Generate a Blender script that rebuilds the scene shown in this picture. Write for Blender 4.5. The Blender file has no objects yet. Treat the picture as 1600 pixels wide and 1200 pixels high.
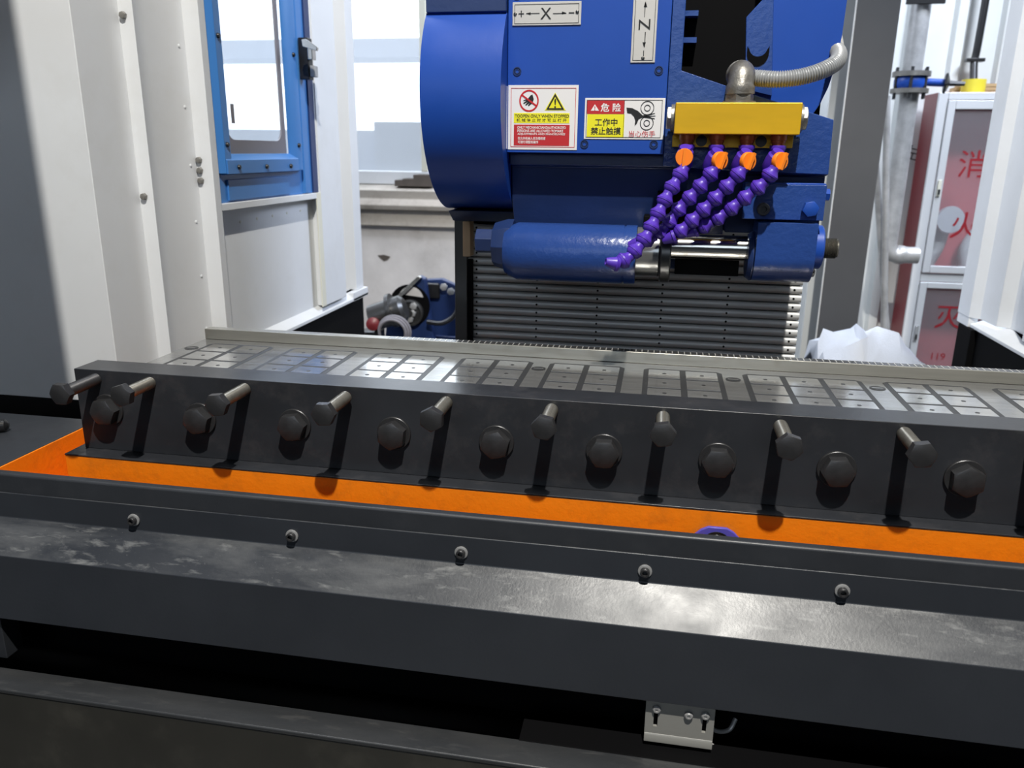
import bpy, bmesh, math, random
from mathutils import Vector, Matrix

random.seed(7)
S = bpy.context.scene
COL = S.collection
PI = math.pi
ZO = 1.2            # floor level: all drawing numbers below are metres relative to the lens, floor is z = -1.2

# ------------------------------------------------------------------ camera
F_PX = 1245.664
YAW, PIT, ROL = math.radians(10.21558), math.radians(16.35003), math.radians(-0.67789)
_f = Vector((-math.sin(YAW) * math.cos(PIT), math.cos(YAW) * math.cos(PIT), -math.sin(PIT)))
_r = Vector((math.cos(YAW), math.sin(YAW), 0))
_d = _f.cross(_r)
RT = _r * math.cos(ROL) + _d * math.sin(ROL)
DN = _d * math.cos(ROL) - _r * math.sin(ROL)
cam = bpy.data.cameras.new('camera')
cam.sensor_width = 36.0
cam.lens = F_PX * 36.0 / 1600.0
cam.clip_start = 0.02
cam.dof.use_dof = True
cam.dof.focus_distance = 0.9
cam.dof.aperture_fstop = 9.0
co = bpy.data.objects.new('camera', cam)
COL.objects.link(co)
mw = Matrix((RT, -DN, -_f)).transposed().to_4x4()
mw.translation = Vector((0, 0, ZO))
co.matrix_world = mw
S.camera = co

# ------------------------------------------------------------------ world, work lamp, added fills, exposure
S.view_settings.view_transform = 'Standard'
S.view_settings.look = 'None'
S.view_settings.gamma = 1.0
S.view_settings.use_curve_mapping = False
S.view_settings.exposure = 0.0
S.cycles.use_denoising = True
S.cycles.max_bounces = 8
S.cycles.sample_clamp_indirect = 6.0
S.cycles.caustics_reflective = False
S.cycles.caustics_refractive = False
W = bpy.data.worlds.new('overcast_sky')
S.world = W
W.use_nodes = True
W.node_tree.nodes['Background'].inputs[0].default_value = (0.90, 0.95, 1.0, 1)
W.node_tree.nodes['Background'].inputs[1].default_value = 3.0


def lamp(name, kind, loc, power, color, size=None, size_y=None, target=None, radius=None, spread=None):
    l = bpy.data.lights.new(name, kind)
    l.energy = power
    l.color = color
    if kind == 'AREA':
        l.shape = 'RECTANGLE'
        l.size = size
        l.size_y = size_y or size
        if spread:
            l.spread = spread
    if radius is not None:
        l.shadow_soft_size = radius
    o = bpy.data.objects.new(name, l)
    o.location = (loc[0], loc[1], loc[2] + ZO)
    if target is not None:
        dv = Vector(target) - Vector(loc)
        o.rotation_euler = dv.to_track_quat('-Z', 'Y').to_euler()
    COL.objects.link(o)
    return o


KEY = (0.22, -0.4, 2.2)
wl = lamp('work_lamp', 'SPOT', KEY, 428, (1.0, 0.965, 0.895), target=(-0.05, 0.95, -0.1), radius=0.028)
wl.data.spot_size = math.radians(62)
wl.data.spot_blend = 0.35
lamp('fill_light', 'AREA', (1.25, 2.45, 1.25), 50, (0.72, 0.81, 1.0), 0.7, 0.8, (-0.7, 1.6, -0.1))  # added cool fill from rear right, brightens the left enclosure
lamp('fill_light', 'AREA', (-1.35, 2.45, 1.35), 30, (0.76, 0.84, 1.0), 0.7, 0.8, (0.7, 1.7, -0.1))  # added cool fill from rear left, brightens the right enclosure
lamp('fill_light', 'AREA', (1.9, 0.6, 2.6), 20, (0.90, 0.95, 1.0), 1.0, 0.5, (1.3, 3.2, -0.3), spread=1.3)  # added fill aimed at the cabinet and right wall
lamp('fill_light', 'AREA', (-1.6, 1.4, 3.5), 55, (0.88, 0.93, 1.0), 1.0, 0.5, (-1.3, 3.3, -0.4))  # added fill aimed at the plaster below the window
# added bluish fill behind the lens; no window is built there
lamp('front_fill', 'AREA', (-0.6, -3.85, 1.3), 26, (0.74, 0.86, 1.0), 3.2, 1.5, (-0.6, 0, 0.9))

# ------------------------------------------------------------------ materials


def mat(name, color, rough=0.5, metal=0.0, bump=0.0, bscale=60.0, var=0.0, vscale=8.0, coat=0.0, stretch=(1, 1, 1),
        dirt=None, dscale=5.0, damount=0.5, spec=0.5, rvar=0.0, dust=None):
    m = bpy.data.materials.new(name)
    m.use_nodes = True
    nt = m.node_tree
    b = nt.nodes['Principled BSDF']
    b.inputs['Base Color'].default_value = (*color, 1)
    b.inputs['Roughness'].default_value = rough
    b.inputs['Metallic'].default_value = metal
    b.inputs['Specular IOR Level'].default_value = spec
    if coat:
        b.inputs['Coat Weight'].default_value = coat
        b.inputs['Coat Roughness'].default_value = 0.15
    tc = nt.nodes.new('ShaderNodeTexCoord')
    mp = nt.nodes.new('ShaderNodeMapping')
    mp.inputs['Scale'].default_value = stretch
    nt.links.new(tc.outputs['Object'], mp.inputs['Vector'])

    def noise(scale, detail=4, rough_=0.6):
        n = nt.nodes.new('ShaderNodeTexNoise')
        n.inputs['Scale'].default_value = scale
        n.inputs['Detail'].default_value = detail
        n.inputs['Roughness'].default_value = rough_
        nt.links.new(mp.outputs['Vector'], n.inputs['Vector'])
        return n
    last = None
    if var:
        n = noise(vscale)
        r = nt.nodes.new('ShaderNodeMapRange')
        r.inputs['From Min'].default_value = 0.3
        r.inputs['From Max'].default_value = 0.7
        r.inputs['To Min'].default_value = 1 - var
        r.inputs['To Max'].default_value = 1 + var
        nt.links.new(n.outputs['Fac'], r.inputs['Value'])
        hs = nt.nodes.new('ShaderNodeHueSaturation')
        hs.inputs['Color'].default_value = (*color, 1)
        nt.links.new(r.outputs['Result'], hs.inputs['Value'])
        nt.links.new(hs.outputs['Color'], b.inputs['Base Color'])
        last = hs.outputs['Color']
    if dirt:
        n = noise(dscale, 8, 0.7)
        r = nt.nodes.new('ShaderNodeMapRange')
        r.inputs['From Min'].default_value = 0.52
        r.inputs['From Max'].default_value = 0.70
        r.inputs['To Max'].default_value = damount
        nt.links.new(n.outputs['Fac'], r.inputs['Value'])
        mx = nt.nodes.new('ShaderNodeMix')
        mx.data_type = 'RGBA'
        nt.links.new(r.outputs['Result'], mx.inputs['Factor'])
        if last:
            nt.links.new(last, mx.inputs['A'])
        else:
            mx.inputs['A'].default_value = (*color, 1)
        mx.inputs['B'].default_value = (*dirt, 1)
        nt.links.new(mx.outputs['Result'], b.inputs['Base Color'])
    if dust:
        # settled dust and wipe marks: only on faces that look up
        geo = nt.nodes.new('ShaderNodeNewGeometry')
        sx = nt.nodes.new('ShaderNodeSeparateXYZ')
        nt.links.new(geo.outputs['Normal'], sx.inputs[0])
        up = nt.nodes.new('ShaderNodeMapRange')
        up.inputs['From Min'].default_value = 0.45
        up.inputs['From Max'].default_value = 0.75
        nt.links.new(sx.outputs['Z'], up.inputs['Value'])
        m2 = nt.nodes.new('ShaderNodeMapping')
        m2.inputs['Scale'].default_value = (1.0, 3.5, 3.5)
        m2.inputs['Rotation'].default_value = (0, 0.10, 0.25)
        nt.links.new(tc.outputs['Object'], m2.inputs['Vector'])
        fac = None
        for sc, lo, hi, am in ((7.0, 0.44, 0.80, 0.42), (26.0, 0.54, 0.70, 0.55), (420.0, 0.66, 0.74, 0.9)):
            nn = nt.nodes.new('ShaderNodeTexNoise')
            nn.inputs['Scale'].default_value = sc
            nn.inputs['Detail'].default_value = 7
            nn.inputs['Roughness'].default_value = 0.65
            nn.inputs['Distortion'].default_value = 0.25 if sc < 50 else 0
            nt.links.new((m2 if sc < 50 else tc).outputs[0 if sc < 50 else 'Object'], nn.inputs['Vector'])
            rr = nt.nodes.new('ShaderNodeMapRange')
            rr.inputs['From Min'].default_value = lo
            rr.inputs['From Max'].default_value = hi
            rr.inputs['To Max'].default_value = am
            nt.links.new(nn.outputs['Fac'], rr.inputs['Value'])
            if fac is None:
                fac = rr.outputs['Result']
            else:
                mm = nt.nodes.new('ShaderNodeMath')
                mm.operation = 'MAXIMUM'
                nt.links.new(fac, mm.inputs[0])
                nt.links.new(rr.outputs['Result'], mm.inputs[1])
                fac = mm.outputs[0]
        mu = nt.nodes.new('ShaderNodeMath')
        mu.operation = 'MULTIPLY'
        nt.links.new(fac, mu.inputs[0])
        nt.links.new(up.outputs['Result'], mu.inputs[1])
        mx = nt.nodes.new('ShaderNodeMix')
        mx.data_type = 'RGBA'
        nt.links.new(mu.outputs[0], mx.inputs['Factor'])
        src = b.inputs['Base Color'].links
        if src:
            nt.links.new(src[0].from_socket, mx.inputs['A'])
        else:
            mx.inputs['A'].default_value = (*color, 1)
        mx.inputs['B'].default_value = (*dust, 1)
        nt.links.new(mx.outputs['Result'], b.inputs['Base Color'])
    if rvar:
        n = noise(vscale * 1.7)
        r = nt.nodes.new('ShaderNodeMapRange')
        r.inputs['From Min'].default_value = 0.3
        r.inputs['From Max'].default_value = 0.7
        r.inputs['To Min'].default_value = max(0.03, rough - rvar)
        r.inputs['To Max'].default_value = min(1, rough + rvar)
        nt.links.new(n.outputs['Fac'], r.inputs['Value'])
        nt.links.new(r.outputs['Result'], b.inputs['Roughness'])
    if bump:
        n = noise(bscale)
        bp = nt.nodes.new('ShaderNodeBump')
        bp.inputs['Strength'].default_value = bump
        bp.inputs['Distance'].default_value = 0.002
        nt.links.new(n.outputs['Fac'], bp.inputs['Height'])
        nt.links.new(bp.outputs['Normal'], b.inputs['Normal'])
    return m


def mat_glass(name, tint, alpha, rough=0.05):
    m = bpy.data.materials.new(name)
    m.use_nodes = True
    nt = m.node_tree
    b = nt.nodes['Principled BSDF']
    out = nt.nodes['Material Output']
    b.inputs['Base Color'].default_value = (*tint, 1)
    b.inputs['Roughness'].default_value = rough
    t = nt.nodes.new('ShaderNodeBsdfTransparent')
    t.inputs['Color'].default_value = (0.96, 0.98, 1.0, 1)
    mx = nt.nodes.new('ShaderNodeMixShader')
    mx.inputs[0].default_value = alpha
    nt.links.new(t.outputs[0], mx.inputs[1])
    nt.links.new(b.outputs[0], mx.inputs[2])
    nt.links.new(mx.outputs[0], out.inputs[0])
    return m


M = {}
M['dark'] = mat('charcoal_paint', (0.028, 0.031, 0.037), 0.42, bump=0.05, bscale=350, var=0.12, vscale=9, dirt=(0.10, 0.10, 0.105), dscale=45, damount=0.08, rvar=0.06)
M['dusty'] = mat('dusty_charcoal_paint', (0.030, 0.034, 0.042), 0.37, bump=0.07, bscale=300, var=0.12, vscale=6, rvar=0.10, dust=(0.26, 0.265, 0.265))
M['baserail'] = mat('worn_charcoal_rail', (0.030, 0.032, 0.035), 0.36, bump=0.10, bscale=260, var=0.12, vscale=6, dust=(0.07, 0.07, 0.07))
M['bar'] = mat('blackened_steel', (0.026, 0.028, 0.033), 0.30, bump=0.03, bscale=200, var=0.2, vscale=10, dirt=(0.11, 0.10, 0.10), dscale=26, damount=0.2)
M['bolt'] = mat('black_oxide_bolt', (0.055, 0.055, 0.058), 0.38, metal=0.55, bump=0.08, bscale=300, var=0.2, vscale=60)
M['boltbright'] = mat('worn_bolt_steel', (0.20, 0.19, 0.165), 0.34, metal=0.75, bump=0.05, bscale=400, var=0.2, vscale=80)
M['orange'] = mat('orange_paint', (0.93, 0.235, 0.003), 0.5, bump=0.22, bscale=160, var=0.06, vscale=14, dirt=(0.48, 0.13, 0.01), dscale=30, damount=0.4)
M['steel'] = mat('ground_steel', (0.42, 0.42, 0.41), 0.18, metal=0.75, bump=0.02, bscale=120, var=0.16, vscale=12, stretch=(1, 7, 1), rvar=0.07)
M['tile'] = mat('ground_pole_steel', (0.55, 0.55, 0.54), 0.13, metal=0.78, bump=0.012, bscale=160, var=0.14, vscale=16, stretch=(1, 5, 1), rvar=0.05)
M['rail'] = mat('side_rail_steel', (0.42, 0.41, 0.37), 0.30, metal=0.65, bump=0.04, bscale=160, var=0.18, vscale=10, stretch=(0.3, 4, 4))
M['railtop'] = mat('dark_ground_steel', (0.17, 0.17, 0.17), 0.22, metal=0.8, bump=0.02, bscale=200)
M['groove'] = mat('dark_epoxy', (0.035, 0.036, 0.038), 0.4, bump=0.05, bscale=200)
M['brass'] = mat('pale_separator_metal', (0.75, 0.74, 0.70), 0.35, metal=0.6)
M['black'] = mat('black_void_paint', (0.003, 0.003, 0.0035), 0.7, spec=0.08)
M['blackgloss'] = mat('black_rubber', (0.012, 0.012, 0.013), 0.35)
M['blue'] = mat('machine_blue', (0.014, 0.068, 0.37), 0.36, spec=0.35, bump=0.06, bscale=90, var=0.06, vscale=6, rvar=0.06)
M['bluerough'] = mat('cast_machine_blue', (0.022, 0.062, 0.25), 0.26, bump=0.32, bscale=130, var=0.12, vscale=8)
M['navy'] = mat('navy_paint_and_shade', (0.016, 0.035, 0.12), 0.35, bump=0.15, bscale=100, var=0.15, vscale=8)  # navy parts, and the shade painted along the door edges
M['doorblue'] = mat('light_blue_enamel', (0.050, 0.195, 0.51), 0.35, bump=0.05, bscale=90, var=0.06, vscale=5)
M['white'] = mat('white_enamel', (0.72, 0.735, 0.75), 0.42, bump=0.05, bscale=14, var=0.04, vscale=3, dirt=(0.55, 0.54, 0.50), dscale=4, damount=0.25)
M['cream'] = mat('cream_sealant', (0.72, 0.70, 0.58), 0.5)
M['chrome'] = mat('polished_steel', (0.72, 0.70, 0.66), 0.14, metal=1.0, bump=0.02, bscale=200, stretch=(0.2, 3, 3))
M['zinc'] = mat('galvanised_metal', (0.40, 0.40, 0.40), 0.38, metal=0.35, bump=0.12, bscale=60, var=0.25, vscale=18)
M['castzinc'] = mat('cast_zinc_fitting', (0.25, 0.24, 0.22), 0.42, metal=0.7, bump=0.4, bscale=180, var=0.2, vscale=40)
M['darksteel'] = mat('dark_turned_steel', (0.10, 0.10, 0.10), 0.3, metal=0.7)
M['slat'] = mat('anodised_slat', (0.52, 0.525, 0.52), 0.38, metal=0.2, bump=0.04, bscale=80, var=0.10, vscale=7, stretch=(1, 4, 4))
M['yellow'] = mat('yellow_anodised', (0.72, 0.43, 0.012), 0.38, metal=0.25, bump=0.05, bscale=140, var=0.16, vscale=20, stretch=(0.25, 1, 1), dirt=(0.42, 0.23, 0.01), dscale=40, damount=0.4)
M['purple'] = mat('purple_plastic', (0.085, 0.032, 0.42), 0.38, bump=0.05, bscale=200)
M['orangeplastic'] = mat('orange_plastic', (0.95, 0.24, 0.015), 0.42)
M['rustsocket'] = mat('copper_brown_socket', (0.30, 0.085, 0.02), 0.4, metal=0.3)
M['plate'] = mat('brushed_nameplate', (0.62, 0.60, 0.57), 0.42, metal=0.3, bump=0.06, bscale=240)
M['sticker'] = mat('white_vinyl', (0.80, 0.79, 0.79), 0.45)
M['red'] = mat('red_vinyl', (0.50, 0.022, 0.028), 0.45)
M['yel'] = mat('yellow_vinyl', (0.84, 0.78, 0.02), 0.45)
M['ink'] = mat('black_ink', (0.012, 0.012, 0.013), 0.5)
M['whiteink'] = mat('white_ink', (0.85, 0.83, 0.83), 0.5)
M['redink'] = mat('red_ink', (0.55, 0.012, 0.018), 0.5)
M['brushred'] = mat('brushed_red_paint', (0.30, 0.010, 0.018), 0.5)
M['column'] = mat('grey_column_paint', (0.058, 0.058, 0.061), 0.55, bump=0.05, bscale=40, var=0.12, vscale=3)
M['columnedge'] = mat('pale_beam_edge', (0.62, 0.61, 0.58), 0.45)
M['plaster'] = mat('rough_plaster', (0.58, 0.555, 0.54), 0.9, bump=0.9, bscale=14, var=0.16, vscale=4, dirt=(0.30, 0.27, 0.25), dscale=3.5, damount=0.5)
M['concrete'] = mat('weathered_sill', (0.50, 0.46, 0.41), 0.9, bump=0.7, bscale=20, var=0.22, vscale=6, dirt=(0.20, 0.17, 0.14), dscale=6, damount=0.6)
M['wallmetal'] = mat('white_wall_sheet', (0.66, 0.68, 0.67), 0.5, bump=0.03, bscale=10, var=0.06, vscale=3)
M['maroon'] = mat('maroon_cabinet', (0.16, 0.018, 0.022), 0.4, var=0.12, vscale=3)
M['redcab'] = mat('red_cabinet_lining', (0.56, 0.10, 0.11), 0.5, var=0.06, vscale=4)
M['alu'] = mat('aluminium_profile', (0.70, 0.71, 0.72), 0.4, metal=0.25)
M['glass'] = mat_glass('clear_glass', (0.8, 0.85, 0.9), 0.10)
M['cabglass'] = mat_glass('dusty_cabinet_glass', (0.6, 0.58, 0.6), 0.13, 0.10)
M['hose'] = mat('canvas_hose', (0.62, 0.62, 0.60), 0.7, bump=0.2, bscale=200)
M['sack'] = mat('woven_poly_sack', (0.47, 0.50, 0.56), 0.42, bump=0.35, bscale=240, stretch=(1, 1, 0.25), var=0.06, vscale=8)
M['floor'] = mat('grey_concrete_floor', (0.20, 0.20, 0.195), 0.7, bump=0.1, bscale=20, var=0.2, vscale=2)
M['roof'] = mat('hall_roof_sheet', (0.16, 0.17, 0.18), 0.7)
M['hallwall'] = mat('dark_hall_wall', (0.14, 0.145, 0.15), 0.7)
M['tape'] = mat('yellow_tape', (0.75, 0.62, 0.05), 0.4)
M['card'] = mat('brown_cardboard', (0.48, 0.34, 0.18), 0.8, bump=0.1)
M['wood'] = mat('tan_wood', (0.52, 0.36, 0.22), 0.7, bump=0.2, bscale=30, stretch=(1, 1, 0.2), var=0.2)
M['brick'] = mat('dark_brick', (0.085, 0.07, 0.06), 0.9, bump=0.5, bscale=50, var=0.2)
M['snow'] = mat('pale_outside_render', (0.57, 0.60, 0.66), 0.9)
M['gasket'] = mat('grey_gasket', (0.20, 0.19, 0.21), 0.6)
M['alubracket'] = mat('bracket_aluminium', (0.36, 0.355, 0.33), 0.42, metal=0.3, bump=0.06, bscale=120, stretch=(0.3, 2, 2))
M['purplenut'] = mat('violet_drain_plastic', (0.10, 0.09, 0.50), 0.4)
M['conduit'] = mat('steel_conduit', (0.34, 0.35, 0.36), 0.34, metal=0.2)
M['brown'] = mat('brown_grey_paint', (0.026, 0.025, 0.021), 0.5, bump=0.05, bscale=150, var=0.2, vscale=7, dirt=(0.09, 0.085, 0.07), dscale=14, damount=0.25)

# ------------------------------------------------------------------ mesh helpers


def at(px, py, Y):
    """A point of the plane y = Y seen at a pixel of the 1600x1200 photograph (used to measure the place)."""
    v = RT * ((px - 800) / F_PX) + DN * ((py - 600) / F_PX) + _f
    v = v * (Y / v.y)
    return (v.x, v.y, v.z)


def atz(px, py, Z):
    v = RT * ((px - 800) / F_PX) + DN * ((py - 600) / F_PX) + _f
    v = v * (Z / v.z)
    return (v.x, v.y, v.z)


def atx(px, py, X):
    v = RT * ((px - 800) / F_PX) + DN * ((py - 600) / F_PX) + _f
    v = v * (X / v.x)
    return (v.x, v.y, v.z)


def xz(px, py, Y):
    p = at(px, py, Y)
    return (p[0], p[2])


class MB:
    def __init__(self):
        self.b = bmesh.new()

    def face(self, vs):
        try:
            return self.b.faces.new(vs)
        except ValueError:
            return None

    def box(self, x0, x1, y0, y1, z0, z1):
        if x0 > x1: x0, x1 = x1, x0
        if y0 > y1: y0, y1 = y1, y0
        if z0 > z1: z0, z1 = z1, z0
        v = [self.b.verts.new((x, y, z)) for x in (x0, x1) for y in (y0, y1) for z in (z0, z1)]
        for f in ((0, 1, 3, 2), (4, 6, 7, 5), (0, 4, 5, 1), (2, 3, 7, 6), (0, 2, 6, 4), (1, 5, 7, 3)):
            self.face([v[i] for i in f])
        return self

    def loft(self, rings, closed=True, caps=True):
        rv = [[self.b.verts.new(p) for p in r] for r in rings]
        n = len(rv[0])
        for a, b in zip(rv, rv[1:]):
            for i in range(n if closed else n - 1):
                j = (i + 1) % n
                self.face([a[i], a[j], b[j], b[i]])
        if caps:
            self.face(list(reversed(rv[0])))
            self.face(rv[-1])
        return self

    def prism_y(self, pts, y0, y1):            # outline in x,z
        return self.loft([[(p[0], y0, p[1]) for p in pts], [(p[0], y1, p[1]) for p in pts]])

    def prism_x(self, pts, x0, x1):            # outline in y,z
        return self.loft([[(x0, p[0], p[1]) for p in pts], [(x1, p[0], p[1]) for p in pts]])

    def prism_z(self, pts, z0, z1):            # outline in x,y
        return self.loft([[(p[0], p[1], z0) for p in pts], [(p[0], p[1], z1) for p in pts]])

    def lathe(self, prof, o=(0, 0, 0), axis=(0, 0, 1), n=24, caps=True):
        """prof: (distance along axis, radius)."""
        a = Vector(axis).normalized()
        u = a.orthogonal().normalized()
        w = a.cross(u)
        o = Vector(o)
        rings = []
        for t, r in prof:
            rings.append([o + a * t + (u * math.cos(2 * PI * i / n) + w * math.sin(2 * PI * i / n)) * max(r, 1e-5) for i in range(n)])
        return self.loft(rings, True, caps)

    def cyl(self, p0, p1, r, n=20, r1=None):
        p0, p1 = Vector(p0), Vector(p1)
        return self.lathe([(0, r), ((p1 - p0).length, r if r1 is None else r1)], p0, p1 - p0, n)

    def tube(self, pts, r, n=12, ring=None):
        """pts polyline; ring(i) may scale the radius."""
        P = [Vector(p) for p in pts]
        rings = []
        u = None
        for i, p in enumerate(P):
            t = (P[min(i + 1, len(P) - 1)] - P[max(i - 1, 0)]).normalized()
            if u is None:
                u = t.orthogonal().normalized()
            u = (u - t * u.dot(t)).normalized()
            w = t.cross(u)
            rr = r * (ring(i) if ring else 1)
            rings.append([p + (u * math.cos(2 * PI * k / n) + w * math.sin(2 * PI * k / n)) * rr for k in range(n)])
        return self.loft(rings)

    def hexhead(self, o, axis, R, h, rot=0.0, chamfer=True):
        """hexagon head from o along axis, circumradius R, chamfered face."""
        a = Vector(axis).normalized()
        u = Vector((1, 0, 0)) if abs(a.x) < 0.9 else Vector((0, 0, 1))
        u = (u - a * u.dot(a)).normalized()
        w = a.cross(u)
        o = Vector(o)
        n = 24
        ap = R * math.cos(PI / 6)
        ri = ap * 0.93
        bot, mid, top = [], [], []
        for i in range(n):
            th = 2 * PI * i / n
            ph = (th % (PI / 3)) - PI / 6
            rr = ap / math.cos(ph)
            d = u * math.cos(th + rot) + w * math.sin(th + rot)
            bot.append(o + d * rr)
            mid.append(o + d * rr + a * (h - (rr - ri) * 0.55))
            top.append(o + d * ri + a * h)
        return self.loft([bot, mid, top])


BASE = {}


def _mesh(name, mb, material, base, angle=35):
    bmesh.ops.recalc_face_normals(mb.b, faces=mb.b.faces[:])
    bmesh.ops.translate(mb.b, verts=mb.b.verts[:], vec=-Vector(base))
    me = bpy.data.meshes.new(name)
    mb.b.to_mesh(me)
    mb.b.free()
    if material:
        me.materials.append(material)
    me.polygons.foreach_set('use_smooth', [True] * len(me.polygons))
    me.set_sharp_from_angle(angle=math.radians(angle))
    return me


def bev(o, w, seg=2):
    md = o.modifiers.new('bevel', 'BEVEL')
    md.width = w
    md.segments = seg
    md.limit_method = 'ANGLE'
    md.angle_limit = math.radians(40)
    md.harden_normals = True
    return o


def tag(o, label, cat, group=None):
    o['label'] = label
    o['category'] = cat
    if group:
        o['group'] = group
    return o


def thing(name, base, label, cat, group=None):
    o = bpy.data.objects.new(name, None)
    o.empty_display_size = 0.02
    COL.objects.link(o)
    o.location = (base[0], base[1], base[2] + ZO)
    BASE[o.name] = Vector(base)
    return tag(o, label, cat, group)


def part(name, mb, material, parent, bevel=0, label=None, seg=2, angle=35):
    base = BASE[parent.name]
    o = bpy.data.objects.new(name, _mesh(name, mb, M[material], base, angle))
    COL.objects.link(o)
    o.parent = parent
    BASE[o.name] = base
    if bevel:
        bev(o, bevel, seg)
    if label:
        o['label'] = label
    return o


def single(name, mb, material, base, label, cat, group=None, bevel=0):
    o = bpy.data.objects.new(name, _mesh(name, mb, M[material], base))
    COL.objects.link(o)
    o.location = (base[0], base[1], base[2] + ZO)
    BASE[o.name] = Vector(base)
    if bevel:
        bev(o, bevel)
    return tag(o, label, cat, group)


def struct(name, mb, material, bevel=0, parent=None):
    if parent is not None:
        return part(name, mb, material, parent, bevel)
    o = bpy.data.objects.new(name, _mesh(name, mb, M[material], (0, 0, 0)))
    COL.objects.link(o)
    o.location = (0, 0, ZO)
    BASE[o.name] = Vector((0, 0, 0))
    o['kind'] = 'structure'
    if bevel:
        bev(o, bevel)
    return o


def inst(name, me, parent, loc, rot=None, label=None):
    """another instance of a shared mesh (drawn around its own origin) placed at loc under parent."""
    o = bpy.data.objects.new(name, me)
    COL.objects.link(o)
    o.parent = parent
    o.location = Vector(loc) - BASE[parent.name]
    if rot is not None:
        o.rotation_euler = rot
    BASE[o.name] = Vector(loc)
    if label:
        o['label'] = label
    return o


def shared(name, mb, material, angle=35):
    return _mesh(name, mb, M[material], (0, 0, 0), angle)


def text(name, body, cx, cz, y, parent, material, h=None, w=None, bold=0.0, rot=0.0, thick=0.00015):
    """flat lettering on a plane facing -y, centred on (cx, cz), fitted to height h and/or width w."""
    cu = bpy.data.curves.new(name, 'FONT')
    cu.body = body
    cu.size = 1.0
    cu.offset = bold
    cu.extrude = 0.0
    cu.resolution_u = 3
    tmp = bpy.data.objects.new(name, cu)
    COL.objects.link(tmp)
    dg = bpy.context.evaluated_depsgraph_get()
    dg.update()
    me = bpy.data.meshes.new_from_object(tmp.evaluated_get(dg))
    bpy.data.objects.remove(tmp)
    bpy.data.curves.remove(cu)
    if not me.vertices:
        return None
    xs = [v.co.x for v in me.vertices]
    ys = [v.co.y for v in me.vertices]
    bw, bh = max(xs) - min(xs), max(ys) - min(ys)
    mx, my = (max(xs) + min(xs)) / 2, (max(ys) + min(ys)) / 2
    sx = sy = 1
    if h and w:
        sx, sy = w / bw, h / bh
    elif h:
        sx = sy = h / bh
    else:
        sx = sy = w / bw
    c, s = math.cos(rot), math.sin(rot)
    base = BASE[parent.name]
    for v in me.vertices:
        a, b = (v.co.x - mx) * sx, (v.co.y - my) * sy
        a, b = a * c - b * s, a * s + b * c
        v.co = Vector((cx + a, y - thick, cz + b)) - base
    me.materials.clear()
    me.materials.append(M[material])
    me.update()
    o = bpy.data.objects.new(name, me)
    COL.objects.link(o)
    o.parent = parent
    BASE[o.name] = base
    return o


def spline(pts, n):
    """Catmull-Rom through pts, n samples evenly spaced by length."""
    P = [Vector(p) for p in pts]
    P = [P[0] * 2 - P[1]] + P + [P[-1] * 2 - P[-2]]
    fine = []
    for i in range(1, len(P) - 2):
        for k in range(16):
            t = k / 16
            a, b, c, d = P[i - 1], P[i], P[i + 1], P[i + 2]
            fine.append(0.5 * ((2 * b) + (c - a) * t + (2 * a - 5 * b + 4 * c - d) * t * t + (3 * b - a - 3 * c + d) * t ** 3))
    fine.append(P[-2])
    L = [0]
    for a, b in zip(fine, fine[1:]):
        L.append(L[-1] + (b - a).length)
    out = []
    j = 0
    for k in range(n):
        s = L[-1] * k / (n - 1)
        while j < len(L) - 2 and L[j + 1] < s:
            j += 1
        t = (s - L[j]) / max(1e-9, L[j + 1] - L[j])
        out.append(fine[j].lerp(fine[j + 1], t))
    return out, L[-1]


def arc(cx, cy, r, a0, a1, n):
    return [(cx + r * math.cos(a0 + (a1 - a0) * i / n), cy + r * math.sin(a0 + (a1 - a0) * i / n)) for i in range(n + 1)]


def roundrect(x0, x1, z0, z1, r, n=5):
    p = []
    for cx, cz, a in ((x1 - r, z1 - r, 0), (x0 + r, z1 - r, PI / 2), (x0 + r, z0 + r, PI), (x1 - r, z0 + r, 1.5 * PI)):
        p += arc(cx, cz, r, a, a + PI / 2, n)
    return p


# ------------------------------------------------------------------ hall shell
WY = 3.3
struct('floor', MB().box(-4.5, 4.5, -4.0, 8.0, -1.25, -1.2), 'floor')
struct('ceiling', MB().box(-4.5, 4.5, -4.0, WY + 0.3, 3.8, 3.9), 'roof')
struct('wall_left', MB().box(-4.3, -4.2, -4.0, WY + 0.3, -1.2, 3.8), 'hallwall')
struct('wall_right', MB().box(4.2, 4.3, -4.0, WY + 0.3, -1.2, 3.8), 'hallwall')
struct('wall_front', MB().box(-4.3, 4.3, -4.1, -4.0, -1.2, 3.8), 'hallwall')
WX0, WX1, WZ0, WZ1 = -2.6, -0.42, -0.092, 1.5
WM = -0.977      # mullion beside the drum guard
wb = MB()
wb.box(-4.3, WX0, WY, WY + 0.25, -1.2, 3.8)
wb.box(WX0, WX1, WY, WY + 0.25, -1.2, -0.245)
wb.box(WX0, WX1, WY, WY + 0.25, WZ1, 3.8)
wb.box(WX1, 0.2, WY, WY + 0.25, -0.245, 3.8)
wb.box(WX1, 0.2, WY, WY + 0.25, -1.2, -0.245)
wall = struct('wall_back', wb, 'plaster')
wr = MB()
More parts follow.
